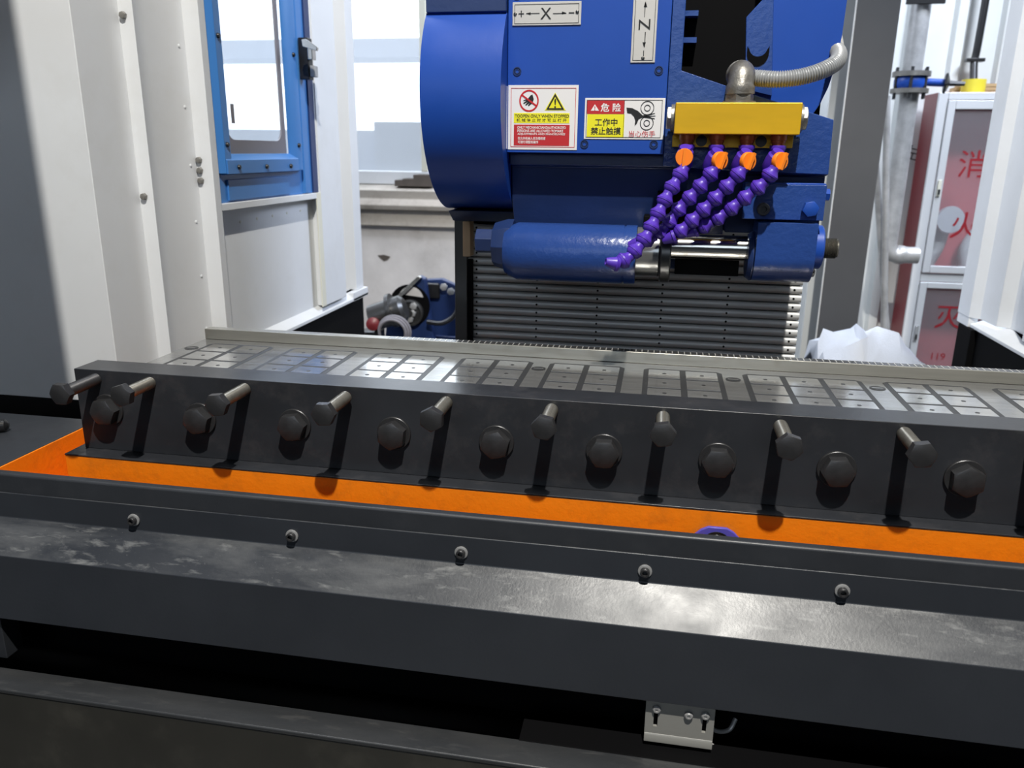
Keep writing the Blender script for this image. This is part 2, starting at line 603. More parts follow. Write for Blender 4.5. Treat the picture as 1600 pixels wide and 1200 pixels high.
# profiled white sheet on the right part of the back wall
prof = []
x = 0.2
while x < 4.2:
    prof += [(x, WY), (x + 0.010, WY - 0.022), (x + 0.040, WY - 0.022), (x + 0.050, WY)]
    x += 0.155
prof += [(4.2, WY), (4.2, WY + 0.05), (0.2, WY + 0.05)]
wr.prism_z(prof, -1.2, 3.8)
part('wall_sheet', wr, 'wallmetal', wall, 0, 'white ribbed metal sheet')
sl = MB()
sl.prism_x([(WY - 0.06, -0.245), (WY - 0.07, -0.225), (WY - 0.05, -0.20), (WY - 0.06, -0.165), (WY + 0.03, -0.150), (WY + 0.16, -0.145), (WY + 0.2, -0.245)], WX0, WX1)
part('sill_ledge', sl, 'concrete', wall, 0.004, 'weathered crumbling sill under the window')
hp0 = [xz(a_, b_, WY) for a_, b_ in ((590, 399), (600, 398), (610, 401), (606, 406), (600, 408), (594, 403))]
part('plaster_hole', MB().prism_y(hp0, WY - 0.002, WY + 0.001), 'brick', wall, 0, 'small dark hole in the plaster')
part('plaster_band', MB().box(WX0, WX1, WY - 0.03, WY + 0.01, -0.315, -0.246), 'concrete', wall, 0.006)
# window: frame, mullions and panes
win = struct('window_1', MB().box(WX0, WX1, WY + 0.06, WY + 0.12, WZ0 - 0.055, WZ0), 'white', 0.004)
part('window_frame', MB().box(WX1 - 0.028, WX1, WY + 0.06, WY + 0.12, WZ0, WZ1), 'cream', win, 0.003)
part('window_frame', MB().box(WX0, WX0 + 0.03, WY + 0.06, WY + 0.12, WZ0, WZ1), 'cream', win, 0.003)
part('window_frame', MB().box(WX0, WX1, WY + 0.06, WY + 0.12, WZ1 - 0.03, WZ1), 'cream', win, 0.003)
part('mullion', MB().box(WM - 0.028, WM, WY + 0.06, WY + 0.12, WZ0, WZ1), 'cream', win, 0.003)
part('mullion', MB().box(-1.46, -1.43, WY + 0.06, WY + 0.12, WZ0, WZ1), 'cream', win, 0.003)
for xa, xb in ((WX0 + 0.03, -1.46), (-1.43, WM - 0.028), (WM, WX1 - 0.028)):
    part('pane', MB().box(xa, xb, WY + 0.085, WY + 0.091, WZ0, WZ1 - 0.03), 'glass', win)
# the pale yard outside
yd = MB()
ya = at(560, 90, 6.0)
yb = at(560, 60, 6.0)
yd.box(-6, 0.5, 6.0, 6.4, ya[2], yb[2])
single('outside_beam', yd, 'snow', (-2, 6.2, ya[2]), 'pale bluish horizontal band of a building outside the bright window', 'building')
y2 = MB()
p0, p1 = xz(584, 190, 5.0), xz(690, 300, 5.0)
y2.box(p0[0], p1[0] + 0.3, 5.0, 5.5, -1.2, p0[1])
p2 = xz(500, 203, 5.4)
y2.box(-4.0, p0[0] + 0.1, 5.4, 5.8, -1.2, p2[1])
single('outside_wall', y2, 'snow', (-2, 5.4, -1.2), 'low stepped pale wall outside the bright window', 'wall')

# bricks lying on the sill
for i, (pa, pb, pc) in enumerate(((620, 634, 281), (632, 652, 279), (649, 678, 273))):
    a, b_ = at(pa, 292, WY + 0.0), at(pb, pc, WY + 0.0)
    base = ((a[0] + b_[0]) / 2, WY + 0.02, -0.150)
    single('brick', MB().box(a[0], b_[0] - 0.004, WY - 0.03, WY + 0.055, -0.150, b_[2]), 'brick', base,
           ('small dark brick on the window sill, leftmost and lowest of three', 'dark brick on the window sill, middle of three',
            'dark brick on the window sill nearest the drum cover, tallest of three')[i], 'brick', 'bricks on the window sill', 0.003)

# ------------------------------------------------------------------ work table of the grinding machine
T = thing('work_table', (0.0, 0.8, -1.2), 'orange machine table with charcoal splash edge and orange gutter in front of the stop bar', 'machine table')
XR = 0.66
part('bed_body', MB().box(-0.681, XR, 0.778, 1.02, -0.43, -0.3552), 'orange', T, 0.001)
part('bed_ledge', MB().box(-0.681, XR, 0.7775, 1.02, -0.355, -0.353), 'bar', T, 0.0006)
part('gutter_floor', MB().box(-0.7205, XR, 0.7168, 0.96, -0.438, -0.4305), 'orange', T)
gw = MB()
gw.box(-0.7215, -0.7185, 0.7168, 0.956, -0.43, -0.3515)
part('gutter_wall', gw, 'orange', T, 0.001)
part('gutter_wall', MB().box(-0.7215, -0.68, 0.953, 0.958, -0.43, -0.3515), 'orange', T)
part('lip_rail', MB().prism_x([(0.7165, -0.47), (0.7165, -0.3505), (0.705, -0.3505), (0.705, -0.47)], -1.3, XR), 'dark', T, 0.0030, None, 4)
tray = MB().prism_z([(-1.3, 0.7170), (-0.7195, 0.7170), (-0.7195, 0.888), (-1.3, 0.888)], -0.356, -0.3505)
part('side_tray', tray, 'dark', T, 0.001)
sp = MB()
o_, i_ = [], []
cs = [(0.7025, -0.372), (0.7025, -0.4018), (0.668, -0.4305), (0.668, -0.5104)]
inn = [(0.7045, -0.372), (0.7045, -0.4030), (0.670, -0.4317), (0.670, -0.5104)]
# drip edge folded back under the front
sp.prism_x(cs + [(0.685, -0.5104), (0.685, -0.5084)] + list(reversed(inn)), -1.3, XR)
splash = part('splash_panel', sp, 'dusty', T, 0.0016, 'charcoal folded sheet with dusty sloping top', 3)
wsh = shared('washer', MB().lathe([(0, 0.0055), (0, 0.0068), (0.0012, 0.0068), (0.0016, 0.0060), (0.0016, 0.003)], (0, 0, 0), (0, -1, 0), 24), 'zinc')
csb = MB().lathe([(0.0012, 0.0046), (0.0058, 0.0046), (0.0063, 0.0041), (0.0063, 0.0026), (0.0030, 0.0024), (0.0030, 0.0005)], (0, 0, 0), (0, -1, 0), 24)
csm = shared('cap_screw', csb, 'bolt')
for px, py in ((210, 813), (457, 838), (721, 863), (1008, 890), (1316, 922)):
    p = at(px, py, 0.7025)
    s = inst('cap_screw', csm, splash, (p[0], 0.7022, -0.3892))
    s2 = bpy.data.objects.new('washer', wsh)
    # washer and screw are one fastener: keep the washer beside the screw under the panel
    COL.objects.link(s2)
    s2.parent = splash
    s2.location = s.location
# dark sides below the table
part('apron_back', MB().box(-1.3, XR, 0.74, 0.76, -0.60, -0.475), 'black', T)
# violet threaded drain ring
dr = MB()
pc = at(1119, 846, 0.777)
hexr = []
for k in range(16):
    a = 2 * PI * k / 16
    rr = 1.0 if k % 2 else 0.97
    hexr.append((pc[0] + 0.0245 * rr * math.cos(a), -0.3885 + 0.0185 * max(-0.93, min(0.93, 1.0 * math.sin(a)))))
dr.prism_y(hexr, 0.7735, 0.778)
ring = part('drain_fitting', dr, 'purplenut', T, 0.001, 'violet threaded drain fitting')
th = MB()
th.lathe([(0.0003, 0.0150), (0.0010, 0.0148), (0.0010, 0.0136), (0.0002, 0.0131), (0.0010, 0.0126), (0.0002, 0.0119), (0.0010, 0.0112), (0.0002, 0.0104), (0.0010, 0.0096), (0.0002, 0.009), (0.0002, 0.001)],
         (pc[0], 0.7733, -0.3905), (0, -1, 0), 32)
part('thread_ring', th, 'blackgloss', ring)

# ------------------------------------------------------------------ magnetic chuck
ZC = -0.259
K = thing('magnetic_chuck', (0.05, 0.92, -0.353), 'long flat steel magnetic chuck with squares in dark frames behind the bolted bar', 'magnetic chuck')
part('chuck_body', MB().box(-0.618, XR, 0.8435, 1.0105, -0.353, ZC), 'steel', K, 0.0008)
groups = []
c0 = [-0.5475, -0.4287, -0.3100, -0.1938, -0.0790, 0.0383, None, 0.3165, 0.4353, 0.552, 0.668]
for c in c0:
    groups.append(([0.134, 0.178, 0.2218], 0.1779) if c is None else ([c - 0.0222, c + 0.0222], c))
tile = MB().box(-0.0186, 0.0186, -0.0180, 0.0180, 0, 0.0004)
tme = shared('pole_tile', tile, 'tile')
sme = shared('tile_screw', MB().lathe([(0, 0.0024), (0.0002, 0.0024), (0.0002, 0.0004)], (0, 0, 0), (0, 0, 1), 12), 'groove')
rows = (0.950, 0.9085, 0.867)
for cols, c in groups:
    hw = (cols[-1] - cols[0]) / 2 + 0.0247
    y1, y0, ch = 0.9735, 0.8440, 0.006
    fr = MB().prism_z([(c - hw, y0), (c + hw, y0), (c + hw, y1 - ch), (c + hw - ch, y1), (c - hw + ch, y1), (c - hw, y1 - ch)], ZC - 0.001, ZC + 0.0002)
    part('pole_frame', fr, 'groove', K)
    for cx in cols:
        for cy in rows:
            t = inst('pole_tile', tme, K, (cx, cy, ZC + 0.0002))
            q = bpy.data.objects.new('tile_screw', sme)
            COL.objects.link(q)
            q.parent = t
            q.location = (0.0005, 0.001, 0.0004)
plug = MB().lathe([(0, 0.0088), (0.0004, 0.0088), (0.0005, 0.0082), (0.0005, 0.001)], (0, 0, 0), (0, 0, 1), 28)
plug_me = shared('round_plug', plug, 'groove')
for cx, cy in ((-0.6061, 0.943), (-0.1366, 0.942), (0.097, 0.944), (0.2584, 0.943), (0.494, 0.943)):
    q = inst('round_plug', plug_me, K, (cx, cy, ZC + 0.0001))
    part('plug_slot', MB().box(cx - 0.006, cx + 0.006, cy - 0.0012, cy + 0.0012, ZC + 0.0005, ZC + 0.0008), 'steel', q).location = -(Vector((cx, cy, ZC + 0.0001)) - BASE[q.name])
rail = part('side_rail', MB().box(-0.617, XR, 0.9955, 1.0108, ZC + 0.0002, -0.2443), 'rail', K, 0.0007)
lam = MB()
x = -0.34
while x < XR - 0.01:
    lam.box(x, x + 0.0012, 0.9985, 1.0104, -0.2444, -0.2441)
    x += 0.0076
lo = part('lamination_lines', lam, 'brass', rail, 0, 'fine pale cross lines')
lo['kind'] = 'stuff'
part('rail_top', MB().box(-0.35, XR, 0.9975, 1.0106, -0.2443, -0.24425), 'railtop', rail)

# ------------------------------------------------------------------ front stop bar with bolts
Bt = thing('stop_bar', (0.0, 0.82, -0.353), 'long black steel bar with two staggered rows of hexagon bolts along the table front', 'bar')
part('bar_body', MB().box(-0.6705, XR, 0.8005, 0.843, -0.353, -0.2534), 'bar', Bt, 0.0008)
wm = shared('washer', MB().lathe([(0, 0.009), (0, 0.0193), (0.0022, 0.0193), (0.0028, 0.0187), (0.0028, 0.009)], (0, 0, 0), (0, -1, 0), 40), 'bolt')
WASH = [(-0.6308, -0.3014), (-0.5117, -0.3040), (-0.3946, -0.3030), (-0.2768, -0.3040), (-0.1604, -0.3052), (-0.0436, -0.3062),
        (0.0739, -0.3068), (0.1915, -0.3068), (0.3116, -0.3060), (0.4290, -0.3060), (0.5465, -0.3060), (0.664, -0.3060)]
ROT = [0.1, 0.25, 0.15, 0.42, 0.30, 0.02, 0.0, 0.08, 0.55, 0.2, 0.4, 0.1]
for i, (bx, bz) in enumerate(WASH):
    hm = shared('hex_bolt', MB().hexhead((0, -0.0028, 0), (0, -1, 0), 0.0163, 0.0118, ROT[i]), 'bolt')
    b_ = inst('hex_bolt', hm, Bt, (bx, 0.8003, bz))
    w_ = bpy.data.objects.new('washer', wm)
    COL.objects.link(w_)
    w_.parent = b_
# jack bolts standing out of the bar
STUD = [(-0.6421, 0.0), (-0.5715, 0.3), (-0.4526, 0.12), (-0.3298, 0.05), (-0.2167, 0.5), (-0.101, 0.85), (0.0155, 0.18), (0.1322, 0.75), (0.2499, 0.15), (0.3675, 0.4), (0.485, 0.1), (0.6025, 0.6)]


def shank(L, r, pitch):
    prof = [(0, r)]
    t = 0.0
    while t < L - pitch:
        prof += [(t + pitch * 0.25, r), (t + pitch * 0.5, r * 0.90), (t + pitch * 0.75, r * 0.90), (t + pitch, r)]
        t += pitch
    prof.append((L, r))
    return MB().lathe(prof, (0, 0, 0), (0, -1, 0), 20)


shm = shared('jack_bolt', shank(0.0545, 0.0072, 0.0018), 'boltbright', 60)
shd = shared('jack_bolt', shank(0.0545, 0.0072, 0.0018), 'bolt', 60)
YH = [0.740, 0.745, 0.736, 0.731, 0.739, 0.738, 0.743, 0.733, 0.738, 0.74, 0.738, 0.739]
for i, (bx, rt) in enumerate(STUD):
    L = 0.0545
    y0 = YH[i] + 0.009 + L
    tilt = 0.0 if i else 0.03
    s = inst('jack_bolt', shd if i in (0,) else shm, Bt, (bx, y0, -0.2642), (tilt, 0, -0.02 if i == 0 else 0))
    hd = MB().hexhead((0, -L, 0), (0, -1, 0), 0.0131, 0.0092, rt)
    ho = bpy.data.objects.new('bolt_head', shared('bolt_head', hd, 'bolt'))
    COL.objects.link(ho)
    ho.parent = s

# dark rounded handle end lying on the tray at the far left
hl = MB()
pa = atz(-40, 668, -0.342)
pb = atz(14, 664, -0.342)
hl.tube([pa, Vector(pa).lerp(Vector(pb), 0.55), Vector(pa).lerp(Vector(pb), 0.9), pb], 0.0085, 16, lambda i: (1, 1, 0.93, 0.35)[i])
single('lever', hl, 'blackgloss', (pa[0], pa[1], -0.350), 'dark rounded lever end on the tray at the left edge', 'lever')

# ------------------------------------------------------------------ machine base below the table
G = thing('machine_base', (0.0, 0.62, -1.2), 'charcoal machine base rail below the dark gap under the table', 'machine base')
part('base_rail', MB().box(-1.3, XR, 0.626, 0.6605, -0.5735, -0.5682), 'baserail', G, 0.0018, None, 3)
part('base_panel', MB().box(-1.3, XR, 0.6272, 0.6605, -1.2, -0.5738), 'brown', G, 0.001)
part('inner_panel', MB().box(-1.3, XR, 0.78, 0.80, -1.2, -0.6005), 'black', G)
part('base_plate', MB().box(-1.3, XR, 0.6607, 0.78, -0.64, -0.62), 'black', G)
bx0, bx1 = at(808, 1150, 0.648)[0], at(1000, 1180, 0.648)[0]
part('cover_block', MB().box(bx0, XR, 0.6580, 0.69, -0.5682, -0.5672), 'black', G, 0.0006)
part('end_post', MB().box(-0.9, at(12, 1000, 0.68)[0], 0.675, 0.70, -0.5685, -0.512), 'dark', G, 0.001)

# sensor bracket with slots
bk = thing('sensor_bracket', (0.048, 0.677, -0.5617), 'small aluminium slotted sensor bracket hanging in the dark gap under the table', 'bracket')
YB = 0.6755
x0, x1 = 0.0156, 0.0816
zt, zb = -0.503, -0.5617
bm_ = MB()
slots = []
for sx in (0.0258, 0.0725):
    slots.append((sx - 0.0020, sx + 0.0020))
s0, s1 = -0.544, -0.5287
xs = [x0, slots[0][0], slots[0][1], slots[1][0], slots[1][1], x1]
for a, b2, full in ((xs[0], xs[1], 1), (xs[1], xs[2], 0), (xs[2], xs[3], 1), (xs[3], xs[4], 0), (xs[4], xs[5], 1)):
    if full:
        bm_.box(a, b2, YB, YB + 0.003, zb, zt)
    else:
        bm_.box(a, b2, YB, YB + 0.003, zb, s0)
        bm_.box(a, b2, YB, YB + 0.003, s1, zt)
bp_ = part('bracket_plate', bm_, 'alubracket', bk)
part('bracket_lip', MB().prism_x([(YB, -0.5521), (YB - 0.0012, -0.5543), (YB - 0.0012, -0.5617), (YB + 0.003, -0.5617), (YB + 0.003, -0.5521)], x0, x1), 'alubracket', bk, 0.0004)
part('slot_backing', MB().box(x0 + 0.003, x1 - 0.003, YB + 0.0035, YB + 0.02, -0.5526, zt), 'black', bk)
scm = shared('bracket_screw', MB().lathe([(0, 0.0042), (0.0022, 0.0042), (0.0034, 0.003), (0.0034, 0.0016), (0.0018, 0.0014), (0.0018, 0.0003)], (0, 0, 0), (0, -1, 0), 20), 'zinc')
for sx, sz in ((0.0260, -0.5229), (0.0569, -0.5255), (0.0727, -0.5234)):
    inst('bracket_screw', scm, bk, (sx, YB, sz))
pts, _ = spline([(0.0813, 0.694, -0.5527), (0.0903, 0.692, -0.5532), (0.0988, 0.690, -0.5473), (0.1042, 0.696, -0.5388)], 18)
part('sensor_cable', MB().tube(pts, 0.0022, 10), 'zinc', bk)
pts, _ = spline([(0.0744, 0.693, -0.558), (0.0786, 0.691, -0.5655), (0.0868, 0.689, -0.570)], 10)
part('sensor_cable', MB().tube(pts, 0.0018, 8), 'zinc', bk)

# ------------------------------------------------------------------ left splash enclosure
E = thing('splash_enclosure', (-0.85, 1.4, -1.2), 'white folded sheet-metal enclosure with a blue window door at the left of the table', 'enclosure')
ZB, ZT = -0.373, 1.15


def sheet(pts, z0, z1, off):
    """folded sheet standing on plan outline pts, thickened by vector off."""
    return MB().prism_z(list(pts) + [(p[0] + off[0], p[1] + off[1]) for p in reversed(pts)], z0, z1)


part('corner_panel', sheet([(-1.6, 1.02), (-0.78, 1.02), (-0.78, 1.12)], ZB, ZT, (-0.004, 0.004)), 'white', E, 0.0012)
part('corner_post', sheet([(-0.7805, 1.1205), (-0.757, 1.1205), (-0.771, 1.166), (-0.757, 1.21), (-0.754, 1.2415)], ZB, ZT, (-0.006, 0.005)), 'white', E, 0.001)
part('door_post', sheet([(-0.756, 1.242), (-0.7266, 1.242), (-0.7266, 1.2606), (-0.765, 1.262)], ZB, ZT, (-0.002, 0.004)), 'white', E, 0.001)
# seam between the two panels
seam = MB()
for k in range(12):
    z = -0.30 + k * 0.09
    seam.lathe([(-0.001, 0.003), (0.0008, 0.0024), (0.0014, 0.001)], (-0.7555, 1.2255, z), (1, -0.3, 0), 8)
so = part('weld_seam', seam, 'white', E, 0, 'line of small weld spots')
so['kind'] = 'stuff'
# fixing screws
pzm = shared('fixing_screw', MB().hexhead((0, 0, 0), (0, -1, 0), 0.0052, 0.005, 0.3), 'castzinc')
pz2 = shared('fixing_screw', MB().cyl((0, 0, 0), (0, -0.012, 0), 0.0026, 10), 'castzinc')
for px, py in ((191, 24), (221, 307)):
    p = at(px, py, 1.1205)
    inst('fixing_screw', pzm, E, (max(p[0], -0.772), 1.1205, p[2]))
for px, py in ((300, 250), (302, 266), (304, 282)):
    p = at(px, py, 1.242)
    inst('fixing_screw', pzm, E, (-0.7485, 1.242, p[2]))
# rear part: posts, rails, lower panel
part('door_rail', MB().box(-0.775, -0.75, 1.264, 1.7195, -0.108, -0.0955), 'white', E, 0.0012)
part('lower_panel', MB().box(-0.774, -0.770, 1.262, 1.722, -0.37, -0.106), 'white', E)
bump = MB()
for k in range(6):
    bump.lathe([(-0.0005, 0.0035), (0.0010, 0.002)], (-0.770, 1.33 + 0.065 * k, -0.135 + 0.0008 * k), (1, 0, 0), 8)
bo = part('weld_spots', bump, 'cream', E)
bo['kind'] = 'stuff'
part('bottom_rail', MB().prism_y([(-0.79, -0.373), (-0.752, -0.373), (-0.752, -0.366), (-0.7695, -0.352), (-0.79, -0.352)], 1.262, 2.0), 'white', E, 0.001)
part('rear_post', sheet([(-0.776, 1.7225), (-0.75, 1.7225), (-0.75, 1.8460), (-0.805, 1.8461)], -0.351, ZT, (-0.003, -0.003)), 'white', E, 0.0012)
part('post_flange', MB().box(-0.752, -0.7495, 1.700, 1.7224, -0.351, -0.0955), 'cream', E, 0.0006)
part('rear_channel', sheet([(-0.840, 1.85), (-0.840, 1.9405), (-0.7605, 1.9405), (-0.7605, 1.99)], -0.351, ZT, (-0.005, 0.004)), 'white', E, 0.001)
part('channel_foot', MB().box(-0.782, -0.752, 1.895, 2.0, -0.3735, -0.3520), 'white', E, 0.001)
part('base_skirt', MB().box(-0.80, -0.765, 1.06, 1.995, -1.2, -0.3735), 'black', E)
part('front_skirt', MB().box(-1.6, -0.80, 1.06, 1.08, -1.2, -0.3735), 'black', E)
part('side_panel', MB().box(-1.604, -1.6, 0.65, 1.024, -1.2, ZT), 'white', E)
# unseen panel above the frame, added to cast the shadow on the corner panel
part('shade_panel', MB().box(-1.6, -0.622, 0.70, 0.704, 0.185, ZT + 0.45), 'white', E)
# door with window
DX = -0.757


def yz(px, py, X=-0.75):
    p = atx(px, py, X)
    return (p[1], p[2])


dp = MB()
# door sheet with an opening for the window (four strips)
Y0, Y1 = 1.290, 1.7215
wy0, wy1, wz0 = 1.345, 1.605, -0.012
dp.box(DX - 0.006, DX, Y0, wy0, -0.095, ZT - 0.2)
dp.box(DX - 0.006, DX, wy1, Y1, -0.095, ZT - 0.2)
dp.box(DX - 0.006, DX, wy0, wy1, -0.095, wz0)
dp.box(DX - 0.006, DX, wy0, wy1, 0.80, ZT - 0.2)
door = part('door', dp, 'doorblue', E, 0, 'light blue sheet-metal door with rounded window')
fr = MB()
fr.prism_z([(DX, 1.305), (-0.745, 1.318), (-0.745, 1.338), (-0.753, 1.345), (DX, 1.345)], -0.045, 0.8)
part('window_stile', fr, 'doorblue', door, 0.0008)
fr = MB()
fr.prism_z([(DX, 1.588), (-0.753, 1.588), (-0.745, 1.602), (-0.745, 1.628), (DX, 1.640)], -0.045, 0.8)
part('window_stile', fr, 'doorblue', door, 0.0008)
fr = MB()
fr.prism_y([(DX, -0.048), (-0.743, -0.046), (-0.743, -0.0225), (-0.754, -0.012), (DX, -0.012)], 1.320, 1.605)
part('window_rail', fr, 'doorblue', door, 0.0008)
part('door_fold', MB().prism_z([(DX, 1.645), (-0.751, 1.649), (-0.751, 1.672), (DX, 1.676)], -0.094, ZT - 0.2), 'doorblue', door, 0.0008)
part('door_edge_shade', MB().box(DX, -0.7552, 1.2905, 1.304, -0.0945, ZT - 0.2), 'navy', door, 0.0004)  # navy strip paints in the shade of the gap beside the door
part('door_edge_shade', MB().box(DX, -0.7535, 1.6945, 1.7205, -0.0945, ZT - 0.2), 'navy', door, 0.0004)  # shade on the door's edge fold, put into the colour
part('lower_fold', MB().box(DX, DX + 0.004, 1.335, 1.575, -0.092, -0.056), 'doorblue', door, 0.001)
# gasket with rounded opening: outer rectangle minus rounded hole, built as a ring
gy0, gy1, gz0, gz1 = 1.3452, 1.588, -0.0118, 0.80
hy0, hy1, hz0, hz1 = 1.352, 1.566, 0.012, 0.79
inner = roundrect(hy0, hy1, hz0, hz1, 0.026, 6)
outer = []
cy, cz = (hy0 + hy1) / 2, (hz0 + hz1) / 2
for (a, b2) in inner:
    da, db = a - cy, b2 - cz
    t = min(((gy1 - cy) if da > 0 else (gy0 - cy)) / da if abs(da) > 1e-6 else 1e9, ((gz1 - cz) if db > 0 else (gz0 - cz)) / db if abs(db) > 1e-6 else 1e9)
    outer.append((cy + da * t, cz + db * t))
gk = MB()
X0, X1 = -0.7605, -0.757
rings = [[(X1, a, b2) for a, b2 in inner], [(X1, a, b2) for a, b2 in outer], [(X0, a, b2) for a, b2 in outer], [(X0, a, b2) for a, b2 in inner]]
gk.loft(rings + [rings[0]], True, False)
bmesh.ops.remove_doubles(gk.b, verts=gk.b.verts[:], dist=1e-6)
part('gasket', gk, 'gasket', door)
part('window_pane', MB().box(-0.7595, -0.7580, gy0 + 0.002, gy1 - 0.002, gz0 + 0.002, gz1), 'glass', door)
part('pane_label', MB().box(-0.7579, -0.7576, 1.372, 1.384, 0.040, 0.073), 'gasket', door, 0, 'small grey label on the pane')
dsm = shared('door_screw', MB().lathe([(0, 0.0045), (0.003, 0.0042), (0.0045, 0.003), (0.0045, 0.0005)], (0, 0, 0), (1, 0, 0), 14), 'blackgloss')
for y_, z_ in ((1.3265, 0.1777), (1.3265, 0.0034), (1.357, -0.0345), (1.4615, -0.0352), (1.565, -0.0360), (1.6125, 0.1786), (1.6125, 0.0045)):
    xx = -0.7435 if z_ < -0.02 else -0.7455
    inst('door_screw', dsm, door, (xx, y_, z_))
# latch
part('latch_body', MB().box(-0.748, -0.727, 1.645, 1.668, 0.135, 0.215), 'blackgloss', door, 0.002)
hp = [xz(472, 62, 1.60), xz(478, 61, 1.60), xz(497, 74, 1.60), xz(496, 80, 1.60), xz(474, 73, 1.60)]
part('latch_lever', MB().prism_y(hp, 1.595, 1.604), 'chrome', door, 0.0012)
part('padlock', MB().box(-0.727, -0.716, 1.640, 1.660, 0.172, 0.196), 'chrome', door, 0.002)
part('padlock', MB().box(-0.727, -0.716, 1.648, 1.666, 0.140, 0.162), 'zinc', door, 0.002)

# ------------------------------------------------------------------ right splash enclosure
E2 = thing('splash_enclosure', (0.75, 1.6, -1.2), 'white sheet-metal enclosure side at the right of the chuck before the red cabinet', 'enclosure')
part('rear_channel', sheet([(0.699, 2.0), (0.699, 1.93), (0.718, 1.915), (0.722, 1.835)], -0.3515, ZT, (0.005, 0.004)), 'white', E2, 0.001)
part('rear_post', sheet([(0.722, 1.8345), (0.745, 1.82), (0.745, 1.70), (0.72, 1.70), (0.72, 1.665), (0.745, 1.665)], -0.3515, ZT, (0.005, 0.002)), 'white', E2, 0.001)
part('side_panel', MB().box(0.742, 0.746, 0.8, 1.664, -0.3515, ZT), 'white', E2)
part('bottom_rail', MB().prism_y([(0.705, -0.373), (0.79, -0.373), (0.79, -0.352), (0.741, -0.352), (0.705, -0.366)], 0.8, 1.93), 'white', E2, 0.001)
part('channel_foot', MB().box(0.700, 0.72, 1.9305, 2.0, -0.373, -0.3520), 'white', E2, 0.001)
part('base_skirt', MB().box(0.712, 0.74, 0.8, 1.98, -1.2, -0.3735), 'black', E2)
part('skirt_end', MB().box(0.698, 0.7115, 1.9, 1.98, -1.2, -0.374), 'black', E2, 0.001)

# ------------------------------------------------------------------ machine column behind the slatted cover
C_ = thing('machine_column', (-0.03, 1.4, -1.2), 'dark machine column carrying the blue grinding head behind the grey slats', 'machine column')
part('column_body', MB().box(-0.272, 0.196, 1.1925, 1.75, -1.2, 0.9), 'black', C_)
part('column_cheek', MB().box(-0.2900, -0.2825, 1.18, 1.30, -1.2, 0.0), 'blackgloss', C_)
part('edge_strip', MB().box(-0.297, -0.2785, 1.155, 1.165, -1.2, 0.0), 'darksteel', C_, 0.0008)
part('edge_web', MB().box(-0.2784, -0.2722, 1.16, 1.17, -1.2, -0.157), 'black', C_)
w0, w1 = xz(722, 345, 1.16), xz(733, 400, 1.16)
part('wood_packer', MB().box(w0[0] + 0.003, -0.2722, 1.151, 1.175, w1[1], w0[1]), 'wood', C_, 0.001, 'tan wooden packing block')

SYc = 1.187
SL = thing('slat_cover', (-0.035, SYc - 0.007, -0.36), 'grey way cover of horizontal rounded slats hanging under the grinding head', 'slat cover')
pr = [(0.0, 0.0056)] + [(-0.0035 - 0.0052 * math.sin(PI * k / 10) ** 0.7, 0.0056 * math.cos(PI * k / 10)) for k in range(11)] + [(0.0, -0.0056)]
rvm = shared('rivet', MB().lathe([(-0.0004, 0.0017), (0.0002, 0.0016), (0.0002, 0.0003)], (0, 0, 0), (0, -1, 0), 10), 'black')
me_s = shared('slat', MB().prism_x(pr, -0.2813, 0.2044), 'slat')
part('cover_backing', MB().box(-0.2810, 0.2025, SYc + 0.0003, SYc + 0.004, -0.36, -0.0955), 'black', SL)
for k in range(20):
    z = -0.349 + k * 0.01248
    s = inst('slat', me_s, SL, (0, SYc, z))
    for rx in (-0.2690, -0.1761, -0.0849, 0.0095, 0.1030, 0.1938):
        q = bpy.data.objects.new('rivet', rvm)
        COL.objects.link(q)
        q.parent = s
        q.location = (rx, -0.0087, 0.0004)

# ------------------------------------------------------------------ grinding head
H = thing('grinding_head', (-0.05, 1.05, -0.16), 'large blue grinding head with drum guard, signs and bare wheel shaft over the table', 'grinding head')
ZH = 0.45
part('drum_guard', None or MB().prism_x(
    [(0.991, 0.154)] + [(1.10 - 0.14 * math.cos(a), 0.062 - 0.14 * math.sin(a)) for a in [-0.715 + (PI / 2 + 0.715) * k / 28 for k in range(29)]] + [(1.24, -0.078), (1.24, 0.154)],
    -0.2877, -0.1905), 'blue', H, 0.0015, 'drum-shaped blue guard')
part('drive_housing', MB().box(-0.2874, -0.1908, 0.992, 1.24, 0.1545, ZH), 'navy', H, 0.0012)
part('guard_bottom', MB().prism_x([(1.06, -0.079), (1.24, -0.079), (1.24, -0.094), (1.085, -0.094)], -0.281, -0.187), 'navy', H, 0.0008)
fp = part('front_plate', MB().box(-0.1899, -0.0016, 1.0, 1.012, -0.0028, ZH), 'blue', H, 0.0008)
q = [xz(1040, -400, 1.002), xz(1040, 262, 1.002), xz(1145, 268, 1.002), xz(1295, 273, 1.002), xz(1302, 187, 1.002), xz(1140, 136, 1.002), xz(1065, 110, 1.002), xz(1066, 0, 1.002)]
zb_ = q[1][1]
q = [(-0.0010, ZH), (-0.0010, -0.016), (0.070, -0.020), (0.1878, -0.0231), (0.1866, 0.0372), (0.0692, 0.0722), (0.0136, 0.0902), (0.0136, ZH)]
q2 = [(-0.0010, ZH), (-0.0010, -0.016), (0.0136, -0.0165), (0.0136, ZH)]
br = MB().prism_y([(-0.0010, ZH), (-0.0010, -0.016), (0.0700, -0.020), (0.1878, -0.0231), (0.1866, 0.0372), (0.0692, 0.0722), (0.0136, 0.0902), (0.0128, ZH)], 1.0015, 1.0135)
part('bracket_plate', br, 'bluerough', H, 0.0008)
